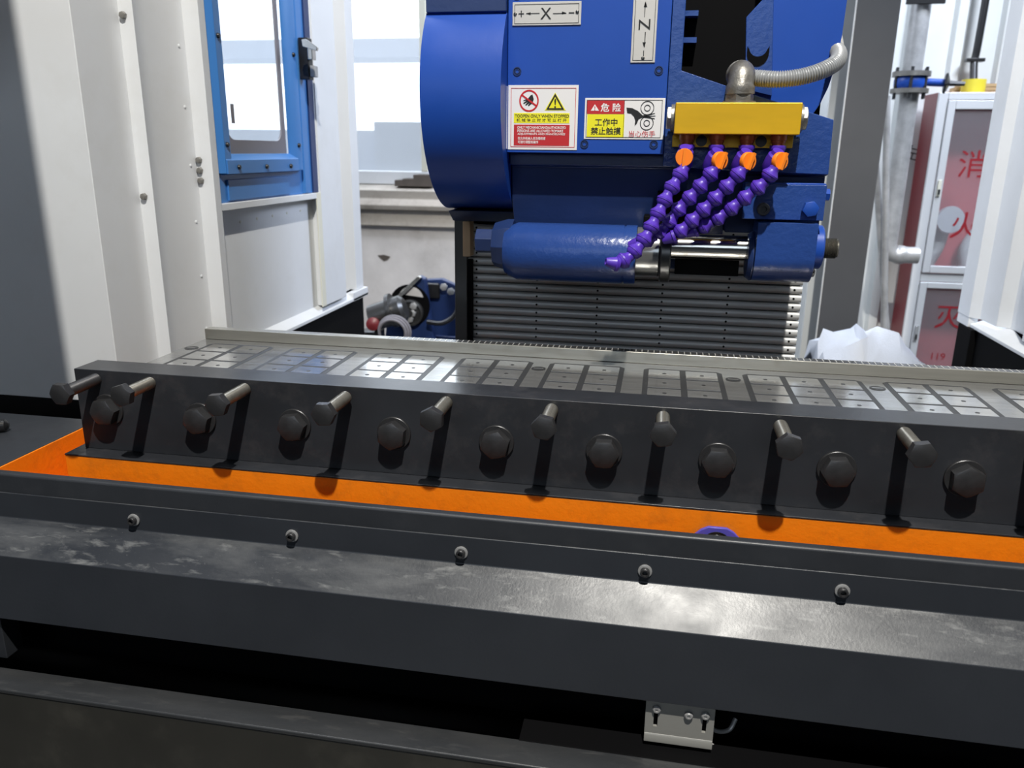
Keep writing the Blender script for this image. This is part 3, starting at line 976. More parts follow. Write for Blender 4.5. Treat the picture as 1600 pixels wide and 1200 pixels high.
# round wheel guard behind, right of the opening
gp = [(0.130, 0.008), (0.1625, 0.042), (0.170, 0.055), (0.1765, 0.072), (0.1815, 0.095), (0.1845, 0.125), (0.1855, 0.165), (0.187, ZH), (0.112, ZH), (0.112, 0.172), (0.0905, 0.145), (0.0890, 0.148), (0.0890, 0.06), (0.10, 0.04)]
gp = [(x_ * 1.045, z_ * 1.045 if z_ < 0.4 else z_) for x_, z_ in gp]
guard = part('wheel_guard', MB().prism_y(gp, 1.045, 1.055), 'blue', H, 0.001)
part('guard_strip', MB().prism_y([xz(1164, 140, 1.041), xz(1206, 150, 1.041), xz(1209, 0, 1.041), (xz(1209, 0, 1.041)[0], ZH), (xz(1192, 0, 1.041)[0], ZH), xz(1191, 0, 1.041), xz(1166, 27, 1.041)], 1.041, 1.0448), 'bluerough', H, 0.0008)
hx, hz = xz(1184.5, 82, 1.040)
hole = [(hx + 0.0125 * math.cos(a), hz + 0.0150 * math.sin(a)) for a in [PI + PI * k / 14 for k in range(15)]]
moon = hole + [(hx + 0.0125, hz + 0.007)] + [(hx + 0.0105 * math.cos(a), hz + 0.006 - 0.0105 * math.sin(a)) for a in [0.25 + (PI - 0.5) * k / 10 for k in range(11)]] + [(hx - 0.0125, hz + 0.007)]
part('guard_slot', MB().prism_y(moon, 1.0400, 1.0412), 'black', H, 0, 'black crescent slot')
part('hole_spot', MB().lathe([(0, 0.006), (0.0006, 0.006), (0.0006, 0.001)], (0.130, 1.045, 0.190), (0, -1, 0), 20), 'black', H)
part('guard_cavity', MB().box(0.0145, 0.185, 1.088, 1.0945, 0.021, ZH), 'black', H)
part('cavity_rib', MB().box(0.012, 0.030, 1.07, 1.09, 0.128, 0.134), 'bluerough', H)
part('cavity_rib', MB().box(0.012, 0.030, 1.07, 1.09, 0.158, 0.164), 'bluerough', H)
# casting under the plates
part('head_casting', MB().prism_x([(1.016, 0.02), (1.016, -0.0175), (1.030, -0.019), (1.034, -0.060), (1.050, -0.088), (1.050, -0.145), (1.095, -0.145), (1.095, 0.02)], -0.1895, 0.030), 'navy', H, 0.0015)
part('head_casting', MB().prism_x([(1.0165, 0.02), (1.0165, -0.0245), (1.030, -0.026), (1.034, -0.095), (1.095, -0.095), (1.095, 0.02)], 0.0795, 0.19), 'navy', H, 0.0015)
part('wheel_pocket', MB().box(0.0305, 0.079, 1.058, 1.094, -0.10, 0.02), 'bluerough', H)
part('pocket_frame', MB().box(-0.005, 0.030, 1.015, 1.052, -0.098, -0.046), 'black', H, 0.001)
part('pocket_frame', MB().box(-0.0202, -0.0055, 1.008, 1.05, -0.100, -0.076), 'black', H, 0.001)
part('head_rear', MB().box(-0.1885, 0.186, 1.0955, 1.1005, -0.09, ZH), 'navy', H)
# spindle housing (cylinder along x)
cyY, cyZ, cyR = 1.018, -0.1245, 0.0365
part('spindle_housing', MB().lathe([(0, 0.029), (0.004, 0.0315), (0.016, 0.0365), (0.150, 0.0365), (0.150, 0.0352), (0.1525, 0.0352), (0.1525, 0.0365), (0.166, 0.0365), (0.166, 0.02)], (-0.193, cyY, cyZ), (1, 0, 0), 48), 'bluerough', H)
part('spindle_flange', MB().lathe([(0, 0.020), (0, 0.028), (0.018, 0.0335), (0.026, 0.0335), (0.026, 0.01)], (-0.2105, cyY + 0.01, cyZ + 0.006), (1, 0, 0), 8), 'navy', H, 0.001)
part('spindle_end', MB().lathe([(0, 0.014), (0, 0.0165), (0.03, 0.0165), (0.03, 0.004)], (-0.2345, cyY + 0.012, cyZ + 0.010), (1, 0, 0), 6), 'navy', H, 0.001)
part('wheel_collar', MB().lathe([(0, 0.012), (0, 0.0305), (0.0270, 0.0305), (0.0285, 0.029), (0.0285, 0.01)], (-0.0265, cyY, cyZ + 0.004), (1, 0, 0), 40), 'steel', H, 0, 'bright steel collar')
part('wheel_flange', MB().lathe([(0, 0.01), (0, 0.0345), (0.0015, 0.036), (0.0115, 0.036), (0.013, 0.0345), (0.013, 0.01)], (0.0025, cyY, cyZ + 0.003), (1, 0, 0), 40), 'darksteel', H, 0, 'dark steel wheel flange')
part('wheel_shaft', MB().cyl((0.0155, cyY, cyZ + 0.012), (0.119, cyY, cyZ + 0.012), 0.0155, 36), 'chrome', H, 0, 'polished steel shaft')
part('shaft_key', MB().box(0.022, 0.10, cyY + 0.012, cyY + 0.03, cyZ - 0.024, cyZ - 0.004), 'black', H)
# outboard support
part('support_plate', MB().box(0.0945, 0.1855, 0.988, 0.996, -0.0745, -0.0345), 'bluerough', H, 0.0008)
part('support_top', MB().box(0.0945, 0.1860, 0.9965, 1.016, -0.060, -0.0330), 'blue', H, 0.0008)
bp2 = [(0.1115, -0.0770), (0.1805, -0.0770), (0.1805, -0.139), (0.174, -0.1475)] + [(0.1115 + 0.0, -0.1475)]
brg = MB()
pts = [(0.977, -0.0775), (1.046, -0.0775), (1.046, -0.120)] + [(1.0115 + 0.0345 * math.cos(a), -0.118 - 0.0315 * math.sin(a)) for a in [PI * k / 16 for k in range(17)]]
brg.prism_x(pts, 0.1125, 0.1795)
part('end_bearing', brg, 'bluerough', H, 0.003, None, 3)
part('bearing_collar', MB().lathe([(0, 0.02), (0, 0.026), (0.005, 0.030), (0.006, 0.030), (0.006, 0.02)], (0.106, cyY - 0.003, cyZ + 0.004), (1, 0, 0), 36), 'navy', H)
part('end_flange', MB().lathe([(0, 0.01), (0, 0.026), (0.011, 0.026), (0.0125, 0.0245), (0.0125, 0.01)], (0.1797, cyY, cyZ + 0.0165), (1, 0, 0), 36), 'blue', H)
prof = [(0, 0.0118)]
for k in range(11):
    prof += [(0.0016 * k + 0.0004, 0.0122), (0.0016 * k + 0.0012, 0.0108)]
prof += [(0.0185, 0.0112), (0.0185, 0.002)]
part('threaded_stub', MB().lathe(prof, (0.1922, cyY, cyZ + 0.0155), (1, 0, 0), 28), 'boltbright', H, 0, 'brassy threaded shaft end', angle=60)
bolt_m = shared('support_bolt', MB().hexhead((0, -0.0015, 0), (0, -1, 0), 0.0092, 0.009, 0.2), 'blue')
bolt_s = shared('support_bolt', MB().lathe([(0, 0.0072), (0.008, 0.0072), (0.009, 0.0062), (0.009, 0.0036), (0.004, 0.0034), (0.004, 0.0004)], (0, 0, 0), (0, -1, 0), 24), 'bolt')
inst('support_bolt', bolt_s, H, (0.1172, 0.988, -0.0625))
inst('support_bolt', bolt_m, H, (0.1690, 0.988, -0.0610))
part('side_screw', MB().hexhead((0.1862, 1.005, -0.046), (1, 0, 0), 0.0075, 0.006, 0.3), 'blue', H)
part('side_screw', MB().lathe([(0, 0.005), (0.005, 0.005), (0.005, 0.0025), (0.002, 0.002)], (0.1800, 1.005, -0.137), (1, -0.6, 0), 14), 'bolt', H)
pms = shared('plate_screw', MB().lathe([(-0.0006, 0.0050), (0.0006, 0.0050), (0.0006, 0.0040), (-0.0004, 0.0036), (0.0002, 0.0030), (0.0002, 0.0021), (-0.0005, 0.0018), (-0.0005, 0.0003)], (0, 0, 0), (0, -1, 0), 20), 'navy')
for px, py in ((808, 111.5), (1029.5, 110), (913, 225), (1021.5, 225.5), (808, -8)):
    p = at(px, py, 0.9996)
    inst('plate_screw', pms, H, (p[0], 0.9996, p[2]))

# --- nameplates and stickers
YS = 0.9992


def flat(name, px0, py0, px1, py1, material, parent, y, thick=0.0003, bevel=0):
    a, b2 = xz(px0, py0, y), xz(px1, py1, y)
    return part(name, MB().box(a[0], b2[0], y, y + thick, b2[1], a[1]), material, parent, bevel)


def frame(name, px0, py0, px1, py1, wpx, material, parent, y):
    a, b2 = xz(px0, py0, y), xz(px1, py1, y)
    w = wpx * 0.00081
    m = MB()
    m.box(a[0], b2[0], y, y + 0.0002, a[1] - w, a[1])
    m.box(a[0], b2[0], y, y + 0.0002, b2[1], b2[1] + w)
    m.box(a[0], a[0] + w, y, y + 0.0002, b2[1] + w, a[1] - w)
    m.box(b2[0] - w, b2[0], y, y + 0.0002, b2[1] + w, a[1] - w)
    return part(name, m, material, parent)


def poly(name, pp, material, parent, y, thick=0.0002):
    return part(name, MB().prism_y([xz(a, b2, y) for a, b2 in pp], y, y + thick), material, parent)


def label_text(name, body, pxc, pyc, parent, material, y, hpx=None, wpx=None, bold=0.0, rot=0.0):
    c = xz(pxc, pyc, y)
    return text(name, body, c[0], c[1], y, parent, material, hpx * 0.00081 if hpx else None, wpx * 0.00081 if wpx else None, bold, rot)


# X plate
np_ = flat('axis_nameplate', 801, 3.5, 907.5, 38.5, 'plate', H, YS - 0.0005, 0.0012, 0.0002)
np_['label'] = 'silver plate marked + X - with arrows'
yT = YS - 0.0008
frame('plate_border', 804, 7, 904, 36, 0.7, 'ink', np_, yT)
label_text('plate_letter', 'X', 853, 21, np_, 'ink', yT, hpx=15)
label_text('plate_sign', '+', 814.5, 21.5, np_, 'ink', yT, hpx=8, wpx=8)
label_text('plate_sign', '\u2212', 893, 20, np_, 'ink', yT, wpx=8)
for (xa, xb, tip) in ((822, 843, 822), (864, 885, 885)):
    poly('plate_arrow', [(xa, 20.6), (xb, 20.2), (xb, 21.5), (xa, 21.9)], 'ink', np_, yT)
    if tip == xa:
        poly('plate_arrow', [(822, 21.4), (829, 19.0), (829, 23.6)], 'ink', np_, yT)
    else:
        poly('plate_arrow', [(885, 20.2), (878, 17.9), (878, 22.5)], 'ink', np_, yT)
rm = shared('plate_rivet', MB().lathe([(0, 0.0022), (0.0009, 0.0019), (0.0013, 0.0009), (0.0014, 0.0002)], (0, 0, 0), (0, -1, 0), 14), 'chrome')
for px, py in ((805, 22), (902, 18.5)):
    p = at(px, py, yT)
    inst('plate_rivet', rm, np_, (p[0], yT + 0.0004, p[2]))
# vertical plate: a Z turned on its side
n2 = flat('axis_nameplate', 990.5, -14, 1023, 97.5, 'plate', H, YS - 0.0005, 0.0012, 0.0002)
n2['label'] = 'silver vertical plate with letter and arrows up and down'
frame('plate_border', 993.5, -10, 1020, 94.5, 0.7, 'ink', n2, yT)
label_text('plate_letter', 'Z', 1007, 38.5, n2, 'ink', yT, hpx=16, rot=PI / 2)
for a_, b_2, tip in ((4, 27, 4), (50, 73, 73)):
    poly('plate_arrow', [(1007.7, a_), (1009.1, a_), (1008.1 - 0.6, b_2), (1006.6, b_2)], 'ink', n2, yT)
    if tip == 4:
        poly('plate_arrow', [(1008.8, 2), (1005.8, 11), (1011.4, 11)], 'ink', n2, yT)
    else:
        poly('plate_arrow', [(1006.4, 75), (1003.8, 66), (1009.2, 66)], 'ink', n2, yT)
poly('plate_arrow', [(1005.2, 79), (1006.4, 79), (1006.0, 88), (1004.8, 88)], 'ink', n2, yT)
p = at(1004.5, 91, yT)
inst('plate_rivet', rm, n2, (p[0], yT + 0.0004, p[2]))

# sticker 1
s1 = flat('warning_sticker', 794.5, 133, 901, 234.5, 'sticker', H, YS, 0.0006)
s1['label'] = 'square sticker with no-touch and warning signs, yellow and red text blocks'
part('sticker_wrap', MB().box(-0.1916, -0.1900, 0.9992, 1.016, 0.0015, 0.0735), 'sticker', s1)
y1 = YS - 0.0003
frame('sticker_border', 798.5, 137.5, 897.5, 230.5, 0.7, 'redink', s1, y1)
c = xz(826.5, 157.5, y1)
ro, ri_ = 0.0119, 0.0101
rg = MB()
R1 = [(c[0] + ro * math.cos(2 * PI * k / 40), y1, c[1] + ro * 1.05 * math.sin(2 * PI * k / 40)) for k in range(40)]
R2 = [(c[0] + ri_ * math.cos(2 * PI * k / 40), y1, c[1] + ri_ * 1.05 * math.sin(2 * PI * k / 40)) for k in range(40)]
R3 = [(a, y1 + 0.0002, b2) for a, _, b2 in R1]
R4 = [(a, y1 + 0.0002, b2) for a, _, b2 in R2]
rg.loft([R2, R1, R3, R4, R2], True, False)
bmesh.ops.remove_doubles(rg.b, verts=rg.b.verts[:], dist=1e-7)
part('prohibition_ring', rg, 'redink', s1)
poly('hand_symbol', [(829, 149), (832, 147.5), (834, 155), (832, 161), (826, 166), (825, 164.5), (828, 160.5), (822, 165), (820.5, 164), (825, 159), (818.5, 162.5), (817.5, 161), (823, 157), (817.5, 158), (818, 156.5), (825, 154)], 'ink', s1, y1 + 0.00005)
poly('prohibition_bar', [(814.5, 149.2), (816, 147.2), (839, 164.4), (837.5, 166.6)], 'redink', s1, y1 - 0.0001)
poly('warning_triangle', [(867.5, 144.5), (884, 172.5), (851, 172.5)], 'yel', s1, y1)
tri = MB()
to = [xz(867.5, 146, y1), xz(881.5, 171.5, y1), xz(853.5, 171.5, y1)]
ti = [xz(867.5, 151, y1), xz(877.5, 169, y1), xz(857.5, 169, y1)]
ra = [(a, y1 - 0.0002, b2) for a, b2 in to]
rb = [(a, y1 - 0.0002, b2) for a, b2 in ti]
tri.loft([rb, ra, [(a, y1, b2) for a, _, b2 in ra], [(a, y1, b2) for a, _, b2 in rb], rb], True, False)
bmesh.ops.remove_doubles(tri.b, verts=tri.b.verts[:], dist=1e-7)
part('triangle_border', tri, 'ink', s1)
label_text('exclamation_mark', '!', 867.5, 161.5, s1, 'ink', y1, hpx=13, bold=0.015)
flat('yellow_block', 803, 176.5, 889.5, 192.5, 'yel', s1, y1)
label_text('sign_text', 'TOOPEN ONLY WHEN STOPPED', 846.5, 181.3, s1, 'ink', y1 - 0.0001, hpx=4.4, wpx=81, bold=0.012)
label_text('sign_text', '\u673a \u68b0 \u505c \u6b62 \u65f6 \u624d \u53ef \u4ee5 \u6253 \u5f00', 846, 187.7, s1, 'ink', y1 - 0.0001, hpx=4.8, wpx=75, bold=0.008)
flat('red_block', 803, 194.5, 889, 228, 'red', s1, y1)
for tline, yy, wd in (('ONLY MECHANICSANDAUTHORIZED', 199.3, 73), ('PERSONS ARE ALLOWED TOMAKE', 204.6, 69), ('ADJUSTMENTS AND MANOEUVRES', 210, 72)):
    label_text('sign_text', tline, 809.5 + wd / 2, yy, s1, 'whiteink', y1 - 0.0001, hpx=3.7, wpx=wd, bold=0.012)
label_text('sign_text', '\u4ec5\u5141\u8bb8\u673a\u68b0\u4eba\u5458\u53ca\u6388\u6743\u8005', 830.5, 216.2, s1, 'whiteink', y1 - 0.0001, hpx=4.3, wpx=42, bold=0.012)
label_text('sign_text', '\u53ef\u8fdb\u884c\u8c03\u6574\u548c\u64cd\u4f5c', 825, 222, s1, 'whiteink', y1 - 0.0001, hpx=4.3, wpx=31, bold=0.012)

# sticker 2
s2_ = flat('warning_sticker', 914.5, 153, 1036, 218, 'sticker', H, YS, 0.0006)
s2_['label'] = 'wide danger sticker with hand caught between two rollers'
frame('sticker_border', 917, 156, 1032, 215.5, 0.7, 'ink', s2_, y1)
flat('red_block', 917.8, 157, 975, 178.2, 'red', s2_, y1)
flat('yellow_block', 917.8, 178.6, 974.2, 214.8, 'yel', s2_, y1)
poly('danger_triangle', [(929.5, 163), (936, 173), (923, 173)], 'whiteink', s2_, y1 - 0.0001)
label_text('danger_mark', '!', 929.5, 169.3, s2_, 'red', y1 - 0.0003, hpx=6, bold=0.02)
label_text('sign_text', '\u5371 \u9669', 954.5, 168, s2_, 'whiteink', y1 - 0.0001, hpx=12, wpx=29.5, bold=0.018)
label_text('sign_text', '\u5de5\u4f5c\u4e2d', 947, 191, s2_, 'ink', y1 - 0.0001, hpx=10.5, wpx=33, bold=0.015)
label_text('sign_text', '\u7981\u6b62\u89e6\u6478', 946.5, 204.8, s2_, 'ink', y1 - 0.0001, hpx=10.5, wpx=44, bold=0.015)
label_text('sign_text', '\u5f53\u5fc3\u4f24\u624b', 1003, 209.2, s2_, 'redink', y1 - 0.0001, hpx=8.5, wpx=38)
part('divider', MB().box(xz(974.6, 180, y1)[0], xz(975.2, 180, y1)[0], y1, y1 + 0.0002, xz(975, 215, y1)[1], xz(975, 157, y1)[1]), 'ink', s2_)
for (cx, cy_) in ((1011.5, 168.8), (1010.5, 192.5)):
    for r_o in (9.8, 4.6):
        c = xz(cx, cy_, y1)
        a_o, a_i = r_o * 0.00081, (r_o - 1.0) * 0.00081
        rg = MB()
        A = [(c[0] + a_o * math.cos(2 * PI * k / 32), y1 - 0.0001, c[1] + a_o * math.sin(2 * PI * k / 32)) for k in range(32)]
        B_ = [(c[0] + a_i * math.cos(2 * PI * k / 32), y1 - 0.0001, c[1] + a_i * math.sin(2 * PI * k / 32)) for k in range(32)]
        rg.loft([B_, A, [(x_, y1 + 0.0001, z_) for x_, _, z_ in A], [(x_, y1 + 0.0001, z_) for x_, _, z_ in B_], B_], True, False)
        bmesh.ops.remove_doubles(rg.b, verts=rg.b.verts[:], dist=1e-7)
        part('roller_symbol', rg, 'ink', s2_)
poly('hand_symbol', [(979, 168), (980, 176.5), (986, 177.5), (990.5, 182), (992.5, 188), (991.5, 196.5), (995, 193), (998, 186), (1004, 183.5), (1023, 186), (1023, 185), (1010, 182.6), (1024, 181.5), (1024, 180.6), (1010, 181.3), (1023.5, 177.5), (1023, 176.6), (1004, 180.2), (997, 173.5), (988, 169)], 'ink', s2_, y1 - 0.0001)

# ------------------------------------------------------------------ coolant manifold
MF = thing('coolant_manifold', (0.08, 0.97, 0.004), 'yellow coolant manifold block with elbow on top, bolted to the blue head', 'manifold')
YK = 0.952
a, b2, c = xz(1056, 159, YK), xz(1252, 162.5, YK), xz(1248, 212.5, YK)
kx0, kx1, kz0, kz1 = a[0], c[0] + 0.001, c[1] + 0.001, a[1] - 0.0005
part('manifold_block', MB().box(kx0, kx1, YK, 1.001, kz0, kz1), 'yellow', MF, 0.0012)
fl = MB()
fa, fb = xz(1050, 229, 0.985), xz(1238, 233, 0.985)
part('mounting_flange', MB().box(fa[0], fb[0], 0.985, 1.0012, fb[1] + 0.001, kz0 - 0.0002), 'yellow', MF, 0.0008)
for px, py in ((1096, 220), (1189, 221)):
    p = at(px, py, 0.985)
    part('bolt_hole', MB().lathe([(0, 0.0063), (0.0004, 0.0063), (0.0004, 0.0050), (0.0001, 0.0048), (0.0001, 0.0003)], (p[0], 0.985, p[2]), (0, -1, 0), 24), 'blackgloss', MF)
plm = MB().hexhead((-0.004, 0, 0), (-1, 0, 0), 0.0135, 0.005, 0.5)
plm.lathe([(0, 0.0150), (0.004, 0.0150), (0.004, 0.005)], (0.0, 0, 0), (-1, 0, 0), 24)
pme = shared('end_plug', plm, 'castzinc')
inst('end_plug', pme, MF, (kx0, 0.975, (kz0 + kz1) / 2 + 0.001))
inst('end_plug', pme, MF, (kx1, 0.975, (kz0 + kz1) / 2 + 0.001), (0, 0, PI))
ex = xz(1156, 150, 0.972)[0]
ey = 0.974
part('nipple', MB().hexhead((ex, ey, kz1 + 0.0005), (0, 0, 1), 0.0158, 0.010, 0.2), 'castzinc', MF)
part('nipple_base', MB().cyl((ex, ey, kz1 - 0.002), (ex, ey, kz1 + 0.0022), 0.018, 28), 'castzinc', MF)
epts, _ = spline([(ex, ey, kz1 + 0.010), (ex, ey, kz1 + 0.0195), (ex + 0.001, ey + 0.004, kz1 + 0.0285), (ex + 0.001, ey + 0.013, kz1 + 0.0325), (ex + 0.001, ey + 0.034, kz1 + 0.0325)], 22)
part('elbow', MB().tube(epts, 0.0142, 24, lambda i: 1.12 if i < 4 else (1.0 if i < 19 else 1.12)), 'castzinc', MF)

# flexible conduit
hp_ = [at(1150, 121, 1.005), at(1180, 122, 0.995), at(1215, 124, 0.985), at(1252, 120, 0.985), at(1285, 110, 0.99), at(1306, 98, 1.005), at(1311, 86, 1.03), at(1306, 76, 1.06)]
pts, L = spline(hp_, 480)
hose = single('flexible_conduit', MB().tube(pts, 0.0092, 14, lambda i: (1.0, 1.0, 0.97, 0.88, 0.84, 0.88, 0.97)[i % 7]), 'conduit', (hp_[0][0], hp_[0][1], hp_[0][2]),
              'grey ribbed metal hose curving right from the manifold elbow around the blue guard', 'hose')
fb_ = MB().cyl(hp_[-1], at(1302, 52, 1.065), 0.0092, 20)
part('hose_fitting', fb_, 'plate', hose, 0.001, 'pale hose end fitting')

# ------------------------------------------------------------------ purple jointed coolant hoses
HOSES = [
    ('purple jointed coolant hose under the first outlet, lower end curling across the blue spindle cylinder', (1069, 246), 0.0,
     [(1070, 262, .944), (1067, 268, .942), (1055, 285, .94), (1046, 299, .937), (1036.6, 317.8, .934), (1027.5, 334.8, .930), (1018.5, 353, .926), (1009, 371.6, .922), (997.8, 385.8, .918), (987.8, 397, .915), (977, 408.4, .912), (967, 412.5, .909), (956, 411.0, .907), (945, 408.4, .904)]),
    ('purple jointed coolant hose under the second outlet, passing behind the first hose', (1122, 251), 0.6,
     [(1119, 262, .946), (1111, 269, .946), (1100, 285, .947), (1085.6, 300.8, .948), (1071.4, 315, .949), (1058.7, 329, .951), (1047, 344.7, .953), (1037, 358, .954), (1020, 371, .955), (1001, 379, .956), (980, 384, .956)]),
    ('purple jointed coolant hose under the third outlet, ending beside the wheel flange', (1166, 252), 0.7,
     [(1162, 263, .946), (1154, 272, .946), (1141, 286.6, .946), (1126.7, 300.8, .947), (1112.5, 315, .948), (1098, 330.5, .949), (1081, 343, .950), (1071.4, 354.6, .951), (1058.7, 366, .952), (1046, 373, .953), (1033, 377, .953)]),
    ('purple jointed coolant hose under the fourth outlet, nearest the support plate', (1216, 252), 0.65,
     [(1211, 262, .946), (1204.6, 271, .946), (1192, 288, .947), (1175, 300.8, .949), (1158, 313.5, .951), (1143.7, 325, .953), (1128, 336, .954), (1114, 346, .956), (1098, 354, .958), (1082, 361, .960), (1066, 367, .961)]),
]
seg = MB().lathe([(-0.0012, 0.0040), (-0.0012, 0.0060), (0.0022, 0.0060), (0.0036, 0.0066), (0.0070, 0.0088), (0.0078, 0.0097), (0.0096, 0.0097), (0.0100, 0.0091), (0.0122, 0.0088), (0.0142, 0.0074), (0.0156, 0.0058), (0.0160, 0.004)], (0, 0, 0), (0, 0, 1), 18)
seg_me = shared('hose_segment', seg, 'purple')
tip_me = shared('nozzle_tip', MB().lathe([(0, 0.005), (0, 0.0086), (0.003, 0.0090), (0.004, 0.0075), (0.014, 0.0048), (0.0155, 0.0040), (0.0155, 0.003), (0.011, 0.003)], (0, 0, 0), (0, 0, 1), 18), 'purple')
knob = MB()
knob.lathe([(0, 0.0092), (0.001, 0.0098), (0.0052, 0.0098), (0.0062, 0.0092), (0.0062, 0.0005)], (0, 0, 0), (0, -1, 0), 28)
knob.box(-0.0017, 0.0017, -0.0105, -0.0060, -0.0094, 0.0094)
knob_me = shared('valve_knob', knob, 'orangeplastic')
vb = MB().lathe([(-0.012, 0.006), (-0.012, 0.0078), (-0.009, 0.0092), (0.0, 0.0096), (0.007, 0.0090), (0.009, 0.0070), (0.013, 0.0066), (0.0130, 0.0055)], (0, 0, 0), (0, 0, 1), 20)
vb_me = shared('valve_body', vb, 'purple')
out_px = (1074, 1121, 1168, 1217)
for i, (lab, kp, rotk, path) in enumerate(HOSES):
    P3 = [at(*q_) for q_ in path]
    root = thing('coolant_hose', at(out_px[i], 226, 0.966), lab, 'hose', 'jointed coolant hoses under the yellow manifold')
    top = Vector(at(out_px[i], 214, 0.966))
    sock = MB().lathe([(0, 0.0088), (0.006, 0.0088), (0.0063, 0.0078), (0.009, 0.0078)], (top.x, 0.966, kz0 + 0.0005), (0, 0, -1), 18)
    sock.lathe([(0.009, 0.0070), (0.0115, 0.0070)], (top.x, 0.966, kz0 + 0.0005), (0, 0, -1), 18)
    part('threaded_socket', sock, 'rustsocket', root)
    cone = MB().lathe([(0.0110, 0.0088), (0.0140, 0.0092), (0.0165, 0.0080), (0.024, 0.0062)], (top.x, 0.966, kz0), (0, 0, -1), 18)
    part('hose_adapter', cone, 'purple', root)
    kc = Vector(at(kp[0], kp[1], 0.945))
    v = inst('valve_body', vb_me, root, (top.x * 0.45 + kc.x * 0.55 - (0.004 if i else 0), 0.957, kc.z), (0.5, 0.0 if i == 0 else 0.35, 0))
    k_ = inst('valve_knob', knob_me, root, (kc.x, 0.949, kc.z))
    k_.rotation_mode = 'XYZ'
    k_.rotation_euler = (0, 0.04 if i == 0 else 0.36, 0.0 if i == 0 else 0.62)
    n = 2
    pts, L = spline(P3, 60)
    nseg = max(3, int(round((L - 0.008) / 0.0158)))
    sp_, L = spline(P3, nseg + 1)
    for k in range(nseg):
        d = (sp_[k + 1] - sp_[k])
        me = tip_me if k == nseg - 1 else seg_me
        nm = 'nozzle_tip' if k == nseg - 1 else 'hose_segment'
        s = inst(nm, me, root, sp_[k], d.to_track_quat('Z', 'Y').to_euler())

# ------------------------------------------------------------------ background right: column, pipes, cabinet, sack
bc = thing('steel_column', (0.55, 2.6, -1.2), 'dark grey steel H-beam column standing behind the grinding head', 'column')
part('front_flange', MB().box(0.4905, 0.602, 2.5, 2.512, -1.2, 3.8), 'column', bc)
part('web', MB().box(0.542, 0.552, 2.512, 2.74, -1.2, 3.8), 'column', bc)
part('rear_flange', MB().box(0.4905, 0.602, 2.74, 2.752, -1.2, 3.8), 'wallmetal', bc, 0, 'pale rear flange')
part('flange_edge', MB().box(0.4885, 0.4903, 2.5, 2.512, -1.2, 3.8), 'columnedge', bc, 0, 'pale flange edge')  # edge coloured paler than the flange face

wp = thing('water_pipe', (0.776, 2.95, -1.2), 'large galvanised water pipe with blue flanged valve beside the dark column', 'pipe')
part('pipe_run', MB().cyl((0.772, 2.95, 0.25), (0.772, 2.95, 1.6), 0.0300, 28), 'zinc', wp)
part('pipe_run', MB().cyl((0.775, 2.95, 0.20), (0.775, 2.95, -0.28), 0.0285, 28), 'zinc', wp)
pts, _ = spline([(0.775, 2.95, -0.275), (0.777, 2.95, -0.305), (0.795, 2.95, -0.327), (0.84, 2.95, -0.330), (0.875, 2.95, -0.330)], 18)
part('pipe_elbow', MB().tube(pts, 0.0285, 20, lambda i: 1.12 if 8 < i < 12 else 1.0), 'zinc', wp)
part('pipe_flange', MB().cyl((0.772, 2.95, 0.243), (0.772, 2.95, 0.258), 0.058, 32), 'castzinc', wp)
part('pipe_flange', MB().cyl((0.772, 2.95, 0.192), (0.772, 2.95, 0.206), 0.058, 32), 'castzinc', wp)
part('valve_body', MB().lathe([(0, 0.046), (0.009, 0.05), (0.027, 0.05), (0.035, 0.046)], (0.772, 2.95, 0.207), (0, 0, 1), 28), 'blue', wp)
part('valve_stem', MB().cyl((0.81, 2.94, 0.226), (0.875, 2.93, 0.222), 0.012, 14), 'blue', wp)
part('valve_handle', MB().lathe([(0, 0.006), (0, 0.03), (0.006, 0.034), (0.012, 0.02), (0.016, 0.009), (0.06, 0.007), (0.06, 0.002)], (0.868, 2.93, 0.222), (1, -0.2, -0.05), 5), 'blackgloss', wp)
bm2 = shared('flange_bolt', MB().cyl((0, 0, -0.05), (0, 0, 0.045), 0.005, 8), 'bolt')
for k in range(6):
    a = 2 * PI * k / 6 + 0.3
    inst('flange_bolt', bm2, wp, (0.772 + 0.050 * math.cos(a), 2.95 + 0.050 * math.sin(a), 0.225))
part('pipe_clamp', MB().box(0.715, 0.83, 2.905, 2.915, 0.452, 0.480), 'blackgloss', wp, 0.002)
for i, (pa, pb, lab) in enumerate((((1386, 150), (1381, 530), 'thin pale conduit rod leaning between the column and the big pipe, right one'), ((1362, 160), (1386, 530), 'thin pale conduit rod leaning against the dark column, left one'))):
    A, B_ = Vector(at(*pa, 2.80 + 0.03 * i)), Vector(at(*pb, 2.80 + 0.03 * i))
    d = (B_ - A).normalized()
    B2 = A + d * ((A.z + 1.2) / -d.z)
    single('conduit_rod', MB().cyl(A, B2, 0.0105, 14), 'zinc', (B2.x, B2.y, -1.2), lab, 'rod')
A = Vector(at(1398, 0, 3.2))
single('thin_pipe', MB().cyl((A.x, 3.24, -1.2), (A.x, 3.24, 1.6), 0.012, 12), 'zinc', (A.x, 3.24, -1.2), 'thin pale pipe on the wall just behind the big galvanised pipe', 'pipe')
cb = thing('cable_pipe', (1.10, 3.26, 0.27), 'black cable tube running down the ribbed wall to the red cabinet top', 'cable')
pts, _ = spline([at(1549, -60, 3.24), at(1540, 0, 3.24), at(1526, 80, 3.24), at(1522, 96, 3.24), at(1521, 135, 3.2)], 24)
part('cable_run', MB().tube(pts, 0.0125, 12), 'blackgloss', cb)
p = at(1523, 94, 3.24)
part('cable_clip', MB().box(p[0] - 0.03, p[0] + 0.03, 3.225, 3.255, p[2] - 0.006, p[2] + 0.006), 'blackgloss', cb, 0.002)
